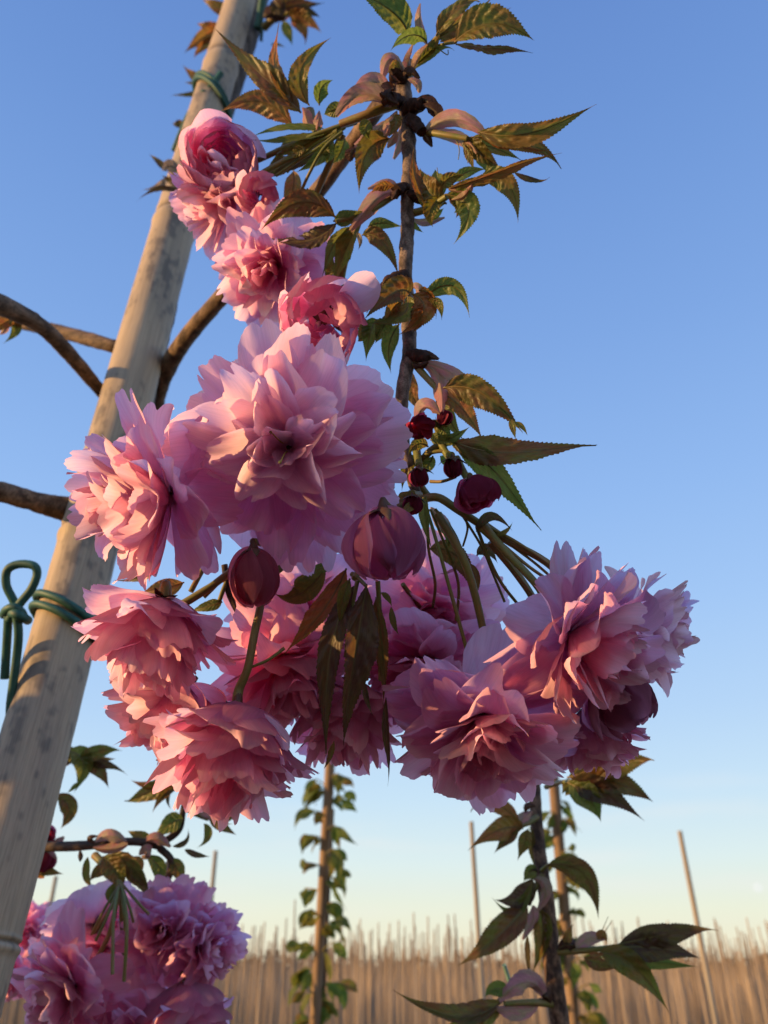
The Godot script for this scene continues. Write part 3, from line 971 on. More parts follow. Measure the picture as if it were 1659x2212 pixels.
func buds() -> void:
	bud("half_open_blossom", "round mauve rosette at the top left, half open with a dark centre", NEAR, 474, 345, 0.266, Vector3(0.05, -0.1, 0.95), 80, 74, ROSE, 201, PALE2, ROSED, [[560, 345, .275], [640, 310, .268], [730, 285, .262]])
	bud("half_open_blossom", "half open pink rosette above the largest blossom, one petal raised", NEAR, 690, 696, 0.218, Vector3(-0.08, -0.5, 0.85), 90, 84, PUFF, 202, PALE, DEEP, [[730, 690, .24], [800, 650, .24]])
	bud("flower_bud", "small half open pink bud between the two top left blossoms", NEAR, 556, 420, 0.257, Vector3(-0.05, -0.6, 0.7), 46, 42, HALF, 203, PALE2, ROSED, [[560, 380, .265], [620, 345, .266], [700, 300, .264]])
	bud("flower_bud", "plump mauve bud hanging right under the largest blossom", NEAR, 836, 1182, 0.192, Vector3(0.08, -0.94, 0.25), 80, 82, BUD, 204, Color(0.78, 0.46, 0.66), Color(0.62, 0.27, 0.48), [[850, 1100, .205], [890, 1080, .215]])
	bud("flower_bud", "wine red oval bud hanging left under the largest blossom", NEAR, 549, 1252, 0.196, Vector3(0.06, -0.97, 0.2), 52, 66, BUD, 205, Color(0.78, 0.38, 0.48), Color(0.58, 0.18, 0.29), [[600, 1170, .212], [700, 1130, .224]], 0.6)
	bud("flower_bud", "small glossy crimson bud at the right rim of the largest blossom", NEAR, 909, 922, 0.212, Vector3(-0.45, -0.15, 0.75), 27, 32, BUD, 206, Color(0.60, 0.07, 0.13), WINED, [[940, 915, .22], [955, 950, .222]], 0.8)
	bud("flower_bud", "magenta bud below the long right leaf", NEAR, 1030, 1070, 0.208, Vector3(0.25, -0.8, 0.4), 48, 40, HALF, 207, Color(0.66, 0.18, 0.36), Color(0.5, 0.10, 0.22), [[1010, 1035, .214], [985, 990, .219]], 0.5)
	bud("flower_bud", "tight dark bud wrapped in brown sepals, directly above the magenta bud", NEAR, 978, 1012, 0.214, Vector3(0.05, -0.97, 0.2), 18, 24, BUD, 208, WINE, WINED, [[968, 985, .217], [950, 955, .221]], 1.5)
	bud("flower_bud", "tight dark bud among the sepals at the largest blossom's right edge", NEAR, 905, 1032, 0.212, Vector3(0.0, -0.95, 0.25), 20, 22, BUD, 209, WINE, WINED, [[905, 1005, .216], [900, 975, .222]], 1.5)
	bud("flower_bud", "little brown bud beside the crimson one", NEAR, 962, 902, 0.218, Vector3(0.35, 0.6, 0.3), 15, 18, BUD, 210, WINE, WINED, [[950, 925, .22]], 1.4)
	bud("flower_bud", "opening dark bud above the plump mauve one, mostly sepals", NEAR, 893, 1092, 0.206, Vector3(0.1, -0.9, 0.3), 20, 22, BUD, 211, WINE, WINED, [[905, 1070, .214]], 1.6)
	bud("flower_bud", "dark purple bud under the large right blossom", NEAR, 1342, 1528, 0.205, Vector3(0.5, -0.75, 0.25), 76, 72, HALF, 212, Color(0.68, 0.34, 0.50), Color(0.52, 0.20, 0.35), [[1250, 1420, .215], [1180, 1260, .216]], 0.55)
	bud("flower_bud", "red bud at the stake's right edge over the low branch", LOW, 98, 1806, 0.40, Vector3(-0.1, 0.8, 0.3), 20, 24, BUD, 213, Color(0.40, 0.07, 0.13), WINE, [], 0.8)
	bud("flower_bud", "red bud at the stake's right edge beneath the low branch", LOW, 92, 1862, 0.40, Vector3(0.2, -0.8, 0.3), 26, 22, BUD, 214, Color(0.42, 0.07, 0.10), WINE, [], 0.8)
	# the raised petal of the rosette
	var t := get_node("half_open_blossom_001")
	var r := RandomNumberGenerator.new()
	r.seed = 77
	var o := {"L": 120 * .215 / FOCAL, "W": 84 * .215 / FOCAL, "tilt": 0.9, "bend": -0.2, "curl": 0.1, "cup": 0.5, "ruffle": 0.06, "fold": 0.0, "twist": 0.1, "az": 0.0, "r0": 0.0, "h0": 0.0, "notch": 0.02, "saw": 0.02, "lip": 0.1}
	var want: Vector3 = t.basis.inverse() * (at(806, 605, .216) - at(728, 668, .214))
	o.az = atan2(want.z, want.x)
	o.tilt = acos(clampf(want.normalized().y, -1, 1))
	var pm := part("petal", petal(o, PALE, PALE2, r, 25, 14), mat.petal, t)
	pm.position = t.basis.inverse() * (at(722, 676, .213) - t.position)

# ------------------------------------------------------------------ leaf tufts
const TUFT := "leaf tufts on the near twig"
const TUFTL := "leaf tufts on the low twigs"

func tufts_high() -> void:
	leaf_cluster("leaf_tuft", "topmost tuft of green and golden leaves at the tip of the hanging twig", "leaf tuft", TUFT, [
		[880, 72, 842, 22, 752, -28, 66, 20, .25, .24, GREEN], [922, 92, 885, 76, 836, 112, 40, -20, .245, .235, FRESH],
		[922, 96, 908, 50, 912, 6, 26, 10, .247, .245, PINKB], [892, 152, 905, 125, 930, 92, 34, 0, .252, .245, PINKB], [878, 148, 884, 130, 892, 96, 22, 40, .25, .245, PINKB],
		[942, 76, 985, 22, 1040, -14, 44, -30, .243, .24, MOSS], [938, 86, 1000, 42, 1078, 2, 44, 35, .245, .25, BRONZE], [952, 90, 1020, 55, 1085, 12, 36, 40, .25, .26, RUST],
		[982, 92, 1062, 52, 1152, 84, 84, -28, .238, .232, MOSS], [985, 96, 1060, 104, 1150, 106, 40, 60, .24, .236, BRONZE],
		[895, 150, 940, 108, 985, 100, 20, 30, .248, .243, GREEN], [900, 140, 935, 100, 950, 70, 22, 0, .247, .243, MOSS],
		[872, 152, 842, 128, 826, 172, 42, 10, .252, .25, PINKB], [866, 150, 850, 135, 838, 160, 24, -40, .248, .246, MOSS],
		[880, 172, 898, 178, 905, 200, 26, 0, .25, .248, PINKB], [872, 165, 885, 158, 905, 170, 22, 20, .248, .246, SCALE], [865, 178, 850, 172, 842, 160, 20, 0, .249, .247, SCALE],
	], [[[884, 160, .255], [905, 125, .25], [945, 80, .244], [9, 5, 0]], [[900, 130, .25], [945, 100, .246], [985, 92, .24], [4, 3, 0]], [[935, 95, .245], [965, 118, .243], [968, 108, .24], [1.5, 1, 0]], [[930, 92, .246], [970, 68, .245], [1.6, 1.2, 0]]], 301)
	leaf_cluster("leaf_tuft", "tuft at upper right with a pink sleeve and two long outstretched bronze leaves", "leaf tuft", TUFT, [
		[915, 288, 980, 258, 1045, 290, 52, 5, .248, .235, PINKB], [925, 290, 985, 290, 1030, 322, 40, -20, .25, .238, PINKB],
		[900, 215, 925, 222, 948, 262, 36, 0, .25, .246, SCALE], [912, 228, 938, 240, 950, 262, 26, 30, .247, .245, SCALE], [905, 282, 918, 292, 932, 316, 22, 0, .25, .247, SCALE],
		[1032, 284, 1150, 286, 1277, 222, 56, 8, .236, .224, MOSS], [1030, 296, 1130, 306, 1219, 354, 50, -15, .24, .236, BRONZE],
		[1000, 300, 1040, 330, 1085, 372, 44, 10, .242, .24, BRONZE], [1000, 310, 1015, 335, 1022, 372, 26, 30, .242, .242, MOSS],
		[1005, 305, 1060, 318, 1128, 345, 40, -30, .243, .24, MOSS], [1015, 318, 1050, 350, 1058, 392, 34, 20, .242, .242, GREEN], [1040, 292, 1110, 312, 1180, 332, 36, 30, .238, .234, RUST],
		[1035, 385, 1096, 396, 1122, 484, 54, 10, .236, .235, MOSS], [1110, 372, 1150, 388, 1192, 390, 14, 20, .238, .238, DARK],
	], [[[905, 285, .252], [950, 290, .245], [1010, 300, .24], [9, 6, 0]], [[985, 300, .243], [992, 322, .242], [990, 345, .242], [1.4, 1, 0]], [[1000, 312, .241], [1012, 330, .24], [1010, 352, .24], [1.4, 1, 0]]], 302)
	leaf_cluster("leaf_tuft", "crowded green tuft right of the twig below the outstretched leaves", "leaf tuft", TUFT, [
		[970, 408, 1075, 372, 1208, 320, 40, 48, .234, .222, RUST], [975, 402, 1060, 392, 1150, 352, 32, -50, .236, .228, BRONZE],
		[930, 452, 900, 395, 890, 330, 40, 30, .24, .246, RUST], [965, 440, 925, 410, 900, 352, 66, -10, .24, .244, MOSS], [955, 430, 945, 395, 940, 366, 40, 10, .242, .245, GREEN],
		[962, 420, 1012, 452, 982, 524, 62, 10, .236, .234, GREEN], [968, 410, 1005, 412, 1018, 398, 24, 0, .234, .23, PINKB], [975, 432, 1000, 425, 1015, 405, 20, 20, .234, .23, PINKB],
		[890, 470, 920, 480, 960, 470, 24, 0, .246, .242, PINKB], [888, 455, 895, 425, 892, 395, 26, 30, .247, .246, PINKB], [918, 462, 940, 462, 958, 450, 26, 0, .243, .24, FRESH],
		[955, 425, 930, 455, 935, 490, 40, 10, .24, .24, MOSS], [970, 415, 990, 440, 985, 470, 40, -20, .238, .236, BRONZE], [950, 410, 970, 385, 1000, 378, 36, 20, .24, .238, MOSS], [925, 440, 918, 410, 930, 380, 30, -10, .243, .244, BRONZE],
		[890, 478, 900, 492, 915, 502, 12, 0, .246, .245, GREEN], [980, 395, 1010, 372, 1050, 366, 28, -20, .24, .24, GREEN],
	], [[[886, 462, .246], [925, 450, .242], [965, 425, .237], [9, 7, 0]], [[940, 400, .24], [946, 385, .24], [944, 362, .24], [1.2, .8, 0]]], 303)
	leaf_cluster("leaf_tuft", "tuft left of the twig, its dark leaf lying over a pink blossom", "leaf tuft", TUFT, [
		[862, 418, 815, 430, 758, 498, 56, 0, .244, .238, PINKB], [858, 408, 835, 395, 795, 408, 34, 20, .244, .242, PINKB], [852, 402, 822, 402, 802, 416, 24, -20, .24, .239, RUST],
		[862, 402, 856, 415, 848, 430, 22, 0, .242, .24, SCALE], [725, 470, 648, 438, 562, 500, 66, -12, .238, .242, BRONZE], [728, 480, 665, 520, 576, 512, 52, 40, .24, .246, DARK],
		[778, 470, 745, 545, 712, 625, 46, 30, .241, .252, MOSS], [760, 490, 720, 530, 700, 600, 40, -30, .243, .252, GREEN], [782, 508, 825, 522, 866, 598, 44, -10, .25, .248, BRONZE],
		[795, 490, 830, 482, 870, 494, 28, 10, .25, .25, GREEN], [770, 500, 778, 520, 774, 540, 12, 0, .24, .24, DRY], [705, 600, 714, 580, 720, 555, 22, 0, .246, .244, MOSS],
		[720, 478, 752, 470, 790, 455, 40, 20, .239, .24, GREEN],
	], [[[862, 415, .246], [800, 455, .241], [725, 478, .238], [8, 5, 0]], [[775, 470, .243], [745, 560, .25], [735, 620, .256], [10, 8, 0]]], 304)
	leaf_cluster("leaf_tuft", "large leaf spray at the upper left, long bronze leaf crossing the stake", "leaf tuft", TUFT, [
		[650, 243, 572, 168, 466, 68, 62, 18, .262, .27, BRONZE], [648, 238, 594, 150, 618, 50, 40, 40, .262, .27, RUST], [668, 228, 652, 150, 714, 84, 48, -15, .262, .262, MOSS], [690, 228, 694, 190, 719, 174, 38, 25, .26, .258, FRESH],
		[632, 272, 560, 220, 474, 246, 60, -20, .27, .275, RUST], [700, 278, 620, 276, 535, 292, 22, 40, .262, .27, GREEN], [712, 285, 630, 302, 545, 306, 26, 50, .262, .268, GREEN],
		[655, 310, 620, 320, 590, 352, 30, 20, .27, .275, MOSS], [690, 330, 640, 352, 564, 388, 34, 30, .268, .272, DARK], [634, 368, 630, 420, 600, 470, 40, 10, .285, .285, RUST],
		[690, 300, 640, 322, 585, 330, 34, -20, .264, .27, MOSS], [720, 300, 690, 340, 640, 372, 34, 10, .262, .266, GREEN], [745, 300, 735, 330, 720, 352, 34, 0, .26, .26, GREEN], [640, 350, 600, 362, 568, 392, 40, 10, .272, .276, BRONZE],
		[652, 232, 660, 250, 668, 282, 34, 10, .266, .264, PINKB], [690, 238, 690, 255, 684, 280, 32, -10, .264, .262, PINKB],
		[700, 318, 712, 335, 700, 352, 30, 10, .262, .262, GREEN], [660, 318, 640, 330, 610, 352, 24, 30, .262, .264, MOSS],
	], [[[770, 262, .262], [720, 278, .262], [660, 300, .264], [600, 335, .27], [7, 4, 0]], [[745, 275, .262], [690, 318, .262], [640, 350, .264], [596, 380, .266], [4, 3.4, 0]], [[740, 285, .26], [700, 320, .26], [668, 375, .262], [643, 432, .268], [4, 3.2, 0]], [[720, 290, .262], [670, 320, .264], [620, 372, .27], [4, 3, 0]], [[668, 240, .27], [676, 270, .268], [690, 290, .266], [12, 9, 0]]], 305)
	leaf_cluster("bract_cluster", "red and pink bracts bursting left from the twig near its top", "bracts", TUFT, [
		[846, 210, 805, 178, 760, 222, 54, 0, .252, .246, PINKB], [845, 232, 785, 205, 730, 248, 56, -15, .248, .242, PINKB], [855, 196, 842, 192, 832, 215, 34, 10, .25, .245, SCALE], [862, 225, 838, 215, 822, 200, 36, 0, .248, .245, SCALE],
		[858, 238, 848, 262, 832, 292, 44, 0, .25, .247, PINKB], [832, 260, 805, 292, 765, 312, 52, 10, .254, .252, PINKB], [862, 260, 866, 290, 848, 340, 44, 20, .256, .254, PINKB],
		[745, 236, 720, 238, 698, 252, 34, 0, .246, .248, GREEN], [800, 262, 790, 280, 798, 300, 34, 0, .246, .246, GREEN], [850, 250, 855, 268, 838, 300, 30, 10, .247, .246, MOSS],
		[842, 300, 792, 330, 776, 416, 62, -8, .252, .25, BRONZE], [768, 318, 758, 332, 760, 348, 30, 0, .256, .256, SCALE],
		[856, 280, 850, 300, 838, 320, 24, 0, .248, .248, PINKB],
	], [[[852, 225, .252], [800, 245, .25], [735, 268, .254], [12, 8, 0]], [[800, 300, .256], [798, 325, .256], [796, 345, .256], [2, 1.5, 0]]], 306)

func tufts_middle() -> void:
	leaf_cluster("leaf_tuft", "curled bronze tuft where the twig meets the raised petal", "leaf tuft", TUFT, [
		[885, 636, 850, 632, 785, 694, 66, 10, .228, .22, BRONZE], [890, 635, 915, 672, 862, 726, 60, -10, .226, .224, RUST], [880, 640, 868, 680, 800, 705, 50, 30, .23, .224, MOSS],
		[912, 648, 978, 618, 1017, 688, 44, 10, .226, .222, GREEN], [925, 648, 950, 660, 950, 690, 24, 20, .222, .222, MOSS], [905, 628, 930, 640, 948, 688, 34, 40, .226, .224, RUST],
		[862, 700, 840, 750, 848, 802, 40, 15, .232, .232, GREEN], [815, 690, 800, 720, 790, 780, 46, 10, .228, .226, GREEN], [790, 690, 785, 720, 775, 740, 34, -20, .228, .226, MOSS], [838, 690, 825, 712, 812, 742, 40, 0, .226, .225, GREEN],
		[870, 650, 845, 672, 838, 712, 44, -20, .228, .226, RUST], [850, 640, 815, 650, 790, 672, 44, 20, .23, .226, MOSS], [895, 650, 905, 690, 890, 715, 40, 15, .227, .225, BRONZE],
		[862, 590, 838, 612, 815, 625, 24, 0, .236, .234, SCALE], [865, 605, 840, 600, 825, 618, 22, 20, .233, .232, SCALE], [885, 622, 900, 622, 912, 640, 30, 0, .23, .226, PINKB],
	], [[[880, 625, .236], [860, 660, .23], [830, 690, .227], [8, 6, 0]]], 311)
	leaf_cluster("leaf_tuft", "tuft right of the largest blossom with pink sleeve and a drooping bronze leaf", "leaf tuft", TUFT, [
		[902, 784, 945, 815, 955, 888, 56, 0, .228, .216, PINKB], [910, 782, 965, 800, 1030, 842, 46, -10, .228, .214, PINKB], [885, 772, 915, 768, 948, 776, 24, 10, .23, .225, SCALE], [892, 782, 905, 790, 925, 782, 20, 0, .228, .224, SCALE],
		[958, 838, 1045, 852, 1122, 938, 74, 12, .217, .21, BRONZE], [955, 850, 1000, 885, 1040, 950, 52, -20, .222, .216, RUST], [950, 860, 970, 905, 1000, 950, 40, 10, .224, .22, MOSS],
		[890, 800, 890, 850, 918, 888, 36, 10, .236, .238, RUST], [1102, 902, 1108, 925, 1114, 950, 16, 0, .211, .21, MOSS], [1112, 912, 1128, 922, 1140, 942, 12, 0, .211, .21, MOSS],
		[900, 910, 918, 880, 950, 892, 44, 10, .222, .216, PINKB],
	], [[[890, 780, .231], [925, 820, .224], [965, 860, .22], [9, 6, 0]]], 312)
	leaf_cluster("leaf_tuft", "long pointed bronze leaf to the right with a toothed green leaf under it", "leaf tuft", TUFT, [
		[968, 950, 1110, 978, 1276, 938, 76, -22, .22, .2, BRONZE], [985, 965, 1075, 1025, 1148, 1146, 66, 14, .22, .205, GREEN], [930, 950, 970, 948, 1015, 922, 34, 20, .222, .216, GREEN],
		[905, 990, 880, 1010, 868, 1060, 34, 10, .224, .22, MOSS], [925, 965, 900, 960, 880, 985, 32, -10, .222, .218, MOSS], [935, 985, 920, 1010, 890, 1020, 30, 10, .222, .22, GREEN], [950, 985, 965, 1000, 972, 1020, 20, 0, .222, .22, FRESH],
		[945, 915, 962, 935, 975, 960, 30, 20, .22, .218, GREEN], [935, 935, 950, 950, 975, 955, 26, 0, .218, .216, GREEN],
	], [[[930, 1080, .224], [905, 1040, .224], [920, 985, .222], [965, 952, .22], [10, 8, 0]], [[895, 1000, .222], [925, 980, .22], [962, 975, .218], [985, 990, .216], [5, 4, 0]], [[930, 1040, .22], [955, 1040, .216], [985, 1030, .214], [4, 3.5, 0]]], 313)
	leaf_cluster("flower_stalk", "fan of green stalks spreading right and down from under the buds", "stalks", TUFT, [
		[920, 1070, 918, 1120, 932, 1190, 26, 20, .216, .212, GREEN], [1028, 1150, 1062, 1115, 1108, 1150, 24, 10, .215, .212, DARK], [1070, 1155, 1092, 1148, 1108, 1128, 12, 0, .214, .213, MOSS],
		[930, 1095, 955, 1130, 985, 1160, 44, 0, .224, .222, PINKB], [885, 1060, 868, 1085, 846, 1098, 36, 0, .214, .21, BRONZE], [900, 1085, 880, 1100, 866, 1120, 22, 0, .206, .2, MOSS], [868, 1070, 852, 1088, 838, 1110, 32, 20, .216, .212, PINKB],
		[926, 1186, 992, 1206, 1030, 1294, 56, 10, .224, .219, BRONZE], [1030, 1200, 1052, 1190, 1075, 1215, 34, 20, .226, .226, DARK], [955, 1130, 965, 1150, 972, 1190, 22, 0, .222, .221, FRESH],
		[1008, 1215, 1030, 1250, 1022, 1300, 20, 10, .222, .22, BRONZE],
	], [
		[[905, 1080, .222], [945, 1075, .217], [990, 1102, .216], [1045, 1138, .216], [10.1, 8.6, 0]], [[1035, 1130, .216], [1100, 1162, .214], [1160, 1200, .214], [1200, 1230, .216], [3.9, 3.4, 0]],
		[[1035, 1135, .216], [1090, 1180, .213], [1140, 1222, .211], [1180, 1250, .211], [3.9, 3.4, 0]], [[1030, 1135, .216], [1090, 1190, .212], [1130, 1235, .209], [1170, 1278, .207], [6.2, 5.5, 0]],
		[[1040, 1140, .217], [1090, 1205, .217], [1125, 1250, .217], [1150, 1285, .217], [3.1, 3.1, 0]], [[1030, 1140, .218], [1060, 1215, .219], [1085, 1262, .22], [1116, 1302, .222], [3.9, 3.5, 0]],
		[[918, 1090, .22], [940, 1160, .214], [985, 1320, .212], [1020, 1445, .214], [3.8, 4.4, 0]], [[940, 1100, .22], [985, 1160, .217], [1020, 1270, .216], [1056, 1425, .217], [3.8, 4.8, 0]],
		[[1035, 1132, .216], [1095, 1172, .216], [1150, 1212, .216], [1192, 1248, .217], [3, 3, 0]], [[1000, 1115, .217], [1040, 1180, .22], [1062, 1232, .222], [1090, 1300, .224], [3, 3, 0]], [[930, 1100, .218], [962, 1180, .219], [990, 1260, .222], [985, 1340, .226], [3, 3.4, 0]], [[925, 1100, .217], [925, 1180, .219], [940, 1260, .224], [935, 1310, .23], [3, 3.4, 0]],
		[[1000, 1108, .217], [1010, 1140, .218], [1000, 1180, .22], [3.1, 2.3, 0]]], 314)
	leaf_cluster("leaf_tuft", "long dark leaves hanging straight down below the largest blossom", "leaf tuft", TUFT, [
		[748, 1228, 690, 1330, 608, 1404, 62, 30, .212, .206, RUST], [770, 1262, 712, 1420, 712, 1648, 62, 18, .206, .196, DARK], [792, 1262, 762, 1440, 738, 1606, 84, -30, .202, .194, DARK], [812, 1290, 826, 1400, 836, 1520, 44, 25, .21, .205, BRONZE],
		[834, 1505, 836, 1600, 850, 1690, 18, 20, .205, .2, DARK], [704, 1226, 650, 1282, 598, 1288, 56, 10, .22, .22, GREEN], [718, 1216, 690, 1228, 655, 1232, 26, 0, .216, .214, FRESH], [722, 1600, 712, 1635, 700, 1662, 14, 10, .197, .196, BRONZE],
		[786, 1470, 792, 1510, 806, 1545, 14, 0, .2, .198, DARK], [756, 1250, 740, 1300, 735, 1360, 30, 0, .204, .202, MOSS], [640, 1270, 660, 1255, 700, 1240, 40, 20, .222, .222, MOSS],
		[845, 1310, 850, 1345, 862, 1372, 16, 0, .216, .214, GREEN], [822, 1280, 838, 1292, 846, 1312, 14, 0, .216, .214, GREEN],
	], [[[850, 1160, .22], [800, 1200, .214], [765, 1250, .206], [11, 7, 0]], [[772, 1255, .205], [758, 1330, .203], [745, 1420, .201], [5, 3, 0]], [[816, 1255, .216], [820, 1330, .216], [822, 1470, .217], [6, 5, 0]], [[614, 1400, .206], [580, 1425, .204], [540, 1442, .203], [4, 3, 0]], [[870, 1262, .226], [890, 1290, .23], [910, 1316, .236], [5, 5, 0]], [[760, 1240, .208], [775, 1250, .206], [790, 1265, .203], [6, 4, 0]]], 315)
	leaf_cluster("leaf_tuft", "few stalks and a yellowing leaf behind the nodding left blossom", "leaf tuft", TUFT, [
		[398, 1258, 350, 1272, 306, 1278, 44, 0, .23, .23, RUST], [330, 1238, 300, 1250, 245, 1256, 16, 10, .26, .27, DARK], [480, 1300, 450, 1310, 405, 1320, 30, 20, .226, .226, GREEN], [505, 1270, 520, 1300, 535, 1330, 24, 0, .225, .224, DARK],
	], [[[385, 1310, .216], [430, 1282, .217], [490, 1245, .22], [8, 7, 0]], [[412, 1278, .222], [428, 1248, .224], [444, 1218, .226], [6, 6, 0]], [[440, 1290, .224], [468, 1262, .225], [488, 1236, .227], [5, 5, 0]], [[470, 1310, .226], [480, 1280, .227], [492, 1250, .229], [5, 5, 0]], [[520, 1330, .226], [495, 1280, .228], [485, 1220, .23], [8, 7, 1]]], 316)
	leaf_cluster("leaf_tuft", "far tuft right of the stake's top with orange tipped leaves", "leaf tuft", "leaf tufts behind the stake", [
		[600, 22, 650, 8, 698, 16, 26, 20, .70, .70, DARK], [605, 10, 640, -5, 680, -12, 26, 0, .70, .70, BRONZE], [620, 30, 660, 40, 696, 72, 34, 10, .70, .70, RUST], [625, 32, 650, 55, 664, 92, 34, -10, .71, .71, RUST], [612, 45, 622, 70, 632, 98, 24, 0, .71, .71, GREEN],
		[575, 55, 600, 30, 640, 20, 50, 0, .72, .71, PINKB], [640, 30, 668, 25, 690, 40, 22, 20, .7, .7, DARK], [570, 40, 590, 30, 615, 40, 40, 0, .7, .7, SCALE], [590, 0, 605, 15, 620, 20, 40, 0, .69, .69, DARK], [585, 98, 600, 96, 618, 104, 8, 0, .73, .73, DRY], [568, 190, 572, 200, 566, 214, 12, 0, .6, .6, DRY],
	], [[[570, 60, .72], [600, 35, .71], [640, 25, .70], [9, 6, 0]]], 317)
	leaf_cluster("leaf_tuft", "orange backlit leaves at the left of the stake's top", "leaf tuft", "leaf tufts behind the stake", [
		[500, 28, 470, 15, 430, -6, 30, 0, .78, .78, RUST], [480, 50, 450, 58, 420, 44, 22, 20, .78, .78, RUST], [482, 62, 440, 80, 398, 116, 34, 0, .78, .78, RUST], [480, 78, 440, 100, 418, 126, 22, 10, .78, .78, RUST], [476, 82, 455, 115, 440, 140, 18, 0, .78, .78, BRONZE], [488, 40, 478, 48, 474, 60, 18, 0, .77, .77, RUST],
		[445, 178, 420, 165, 396, 142, 22, 0, .70, .70, RUST], [440, 182, 420, 180, 398, 178, 12, 0, .70, .70, DRY], [442, 196, 410, 204, 364, 204, 12, 0, .7, .7, BRONZE], [398, 262, 385, 268, 370, 266, 18, 0, .66, .66, DARK],
	], [[[520, 45, .79], [490, 55, .785], [470, 70, .78], [6, 4, 1]], [[470, 190, .7], [445, 186, .7], [430, 185, .7], [5, 3, 1]]], 318)
	leaf_cluster("dry_sheath", "pale shrivelled leaf scraps stuck to the stake's left side", "dry leaves", "", [
		[360, 372, 345, 352, 318, 330, 16, 10, .51, .51, DARK], [385, 372, 365, 358, 350, 372, 30, 0, .505, .505, DRY], [352, 385, 340, 402, 306, 410, 12, 0, .505, .505, DRY], [362, 380, 356, 395, 352, 412, 12, 20, .505, .505, DRY], [386, 366, 378, 358, 374, 352, 14, 0, .505, .505, SCALE],
		[396, 424, 350, 408, 290, 432, 14, 20, .50, .50, DARK], [392, 412, 370, 392, 352, 380, 16, 0, .505, .505, BRONZE], [388, 392, 378, 384, 362, 386, 22, -20, .505, .505, DRY], [380, 378, 372, 370, 360, 366, 16, 40, .50, .50, DRY], [390, 400, 376, 398, 362, 392, 18, 10, .502, .502, DRY],
	], [], 319)
	leaf_cluster("leaf_tuft", "little tuft hanging under the upper left bare branch at the frame's edge", "leaf tuft", "", [
		[22, 690, 5, 700, -22, 718, 30, 0, .40, .40, RUST], [30, 695, 34, 715, 8, 742, 22, 0, .40, .40, GREEN], [18, 695, 10, 712, 0, 722, 22, 0, .4, .4, PINKB], [45, 690, 35, 702, 28, 712, 22, 0, .4, .4, RUST],
	], [[[45, 680, .395], [35, 690, .4], [20, 700, .4], [6, 4, 0]]], 320)

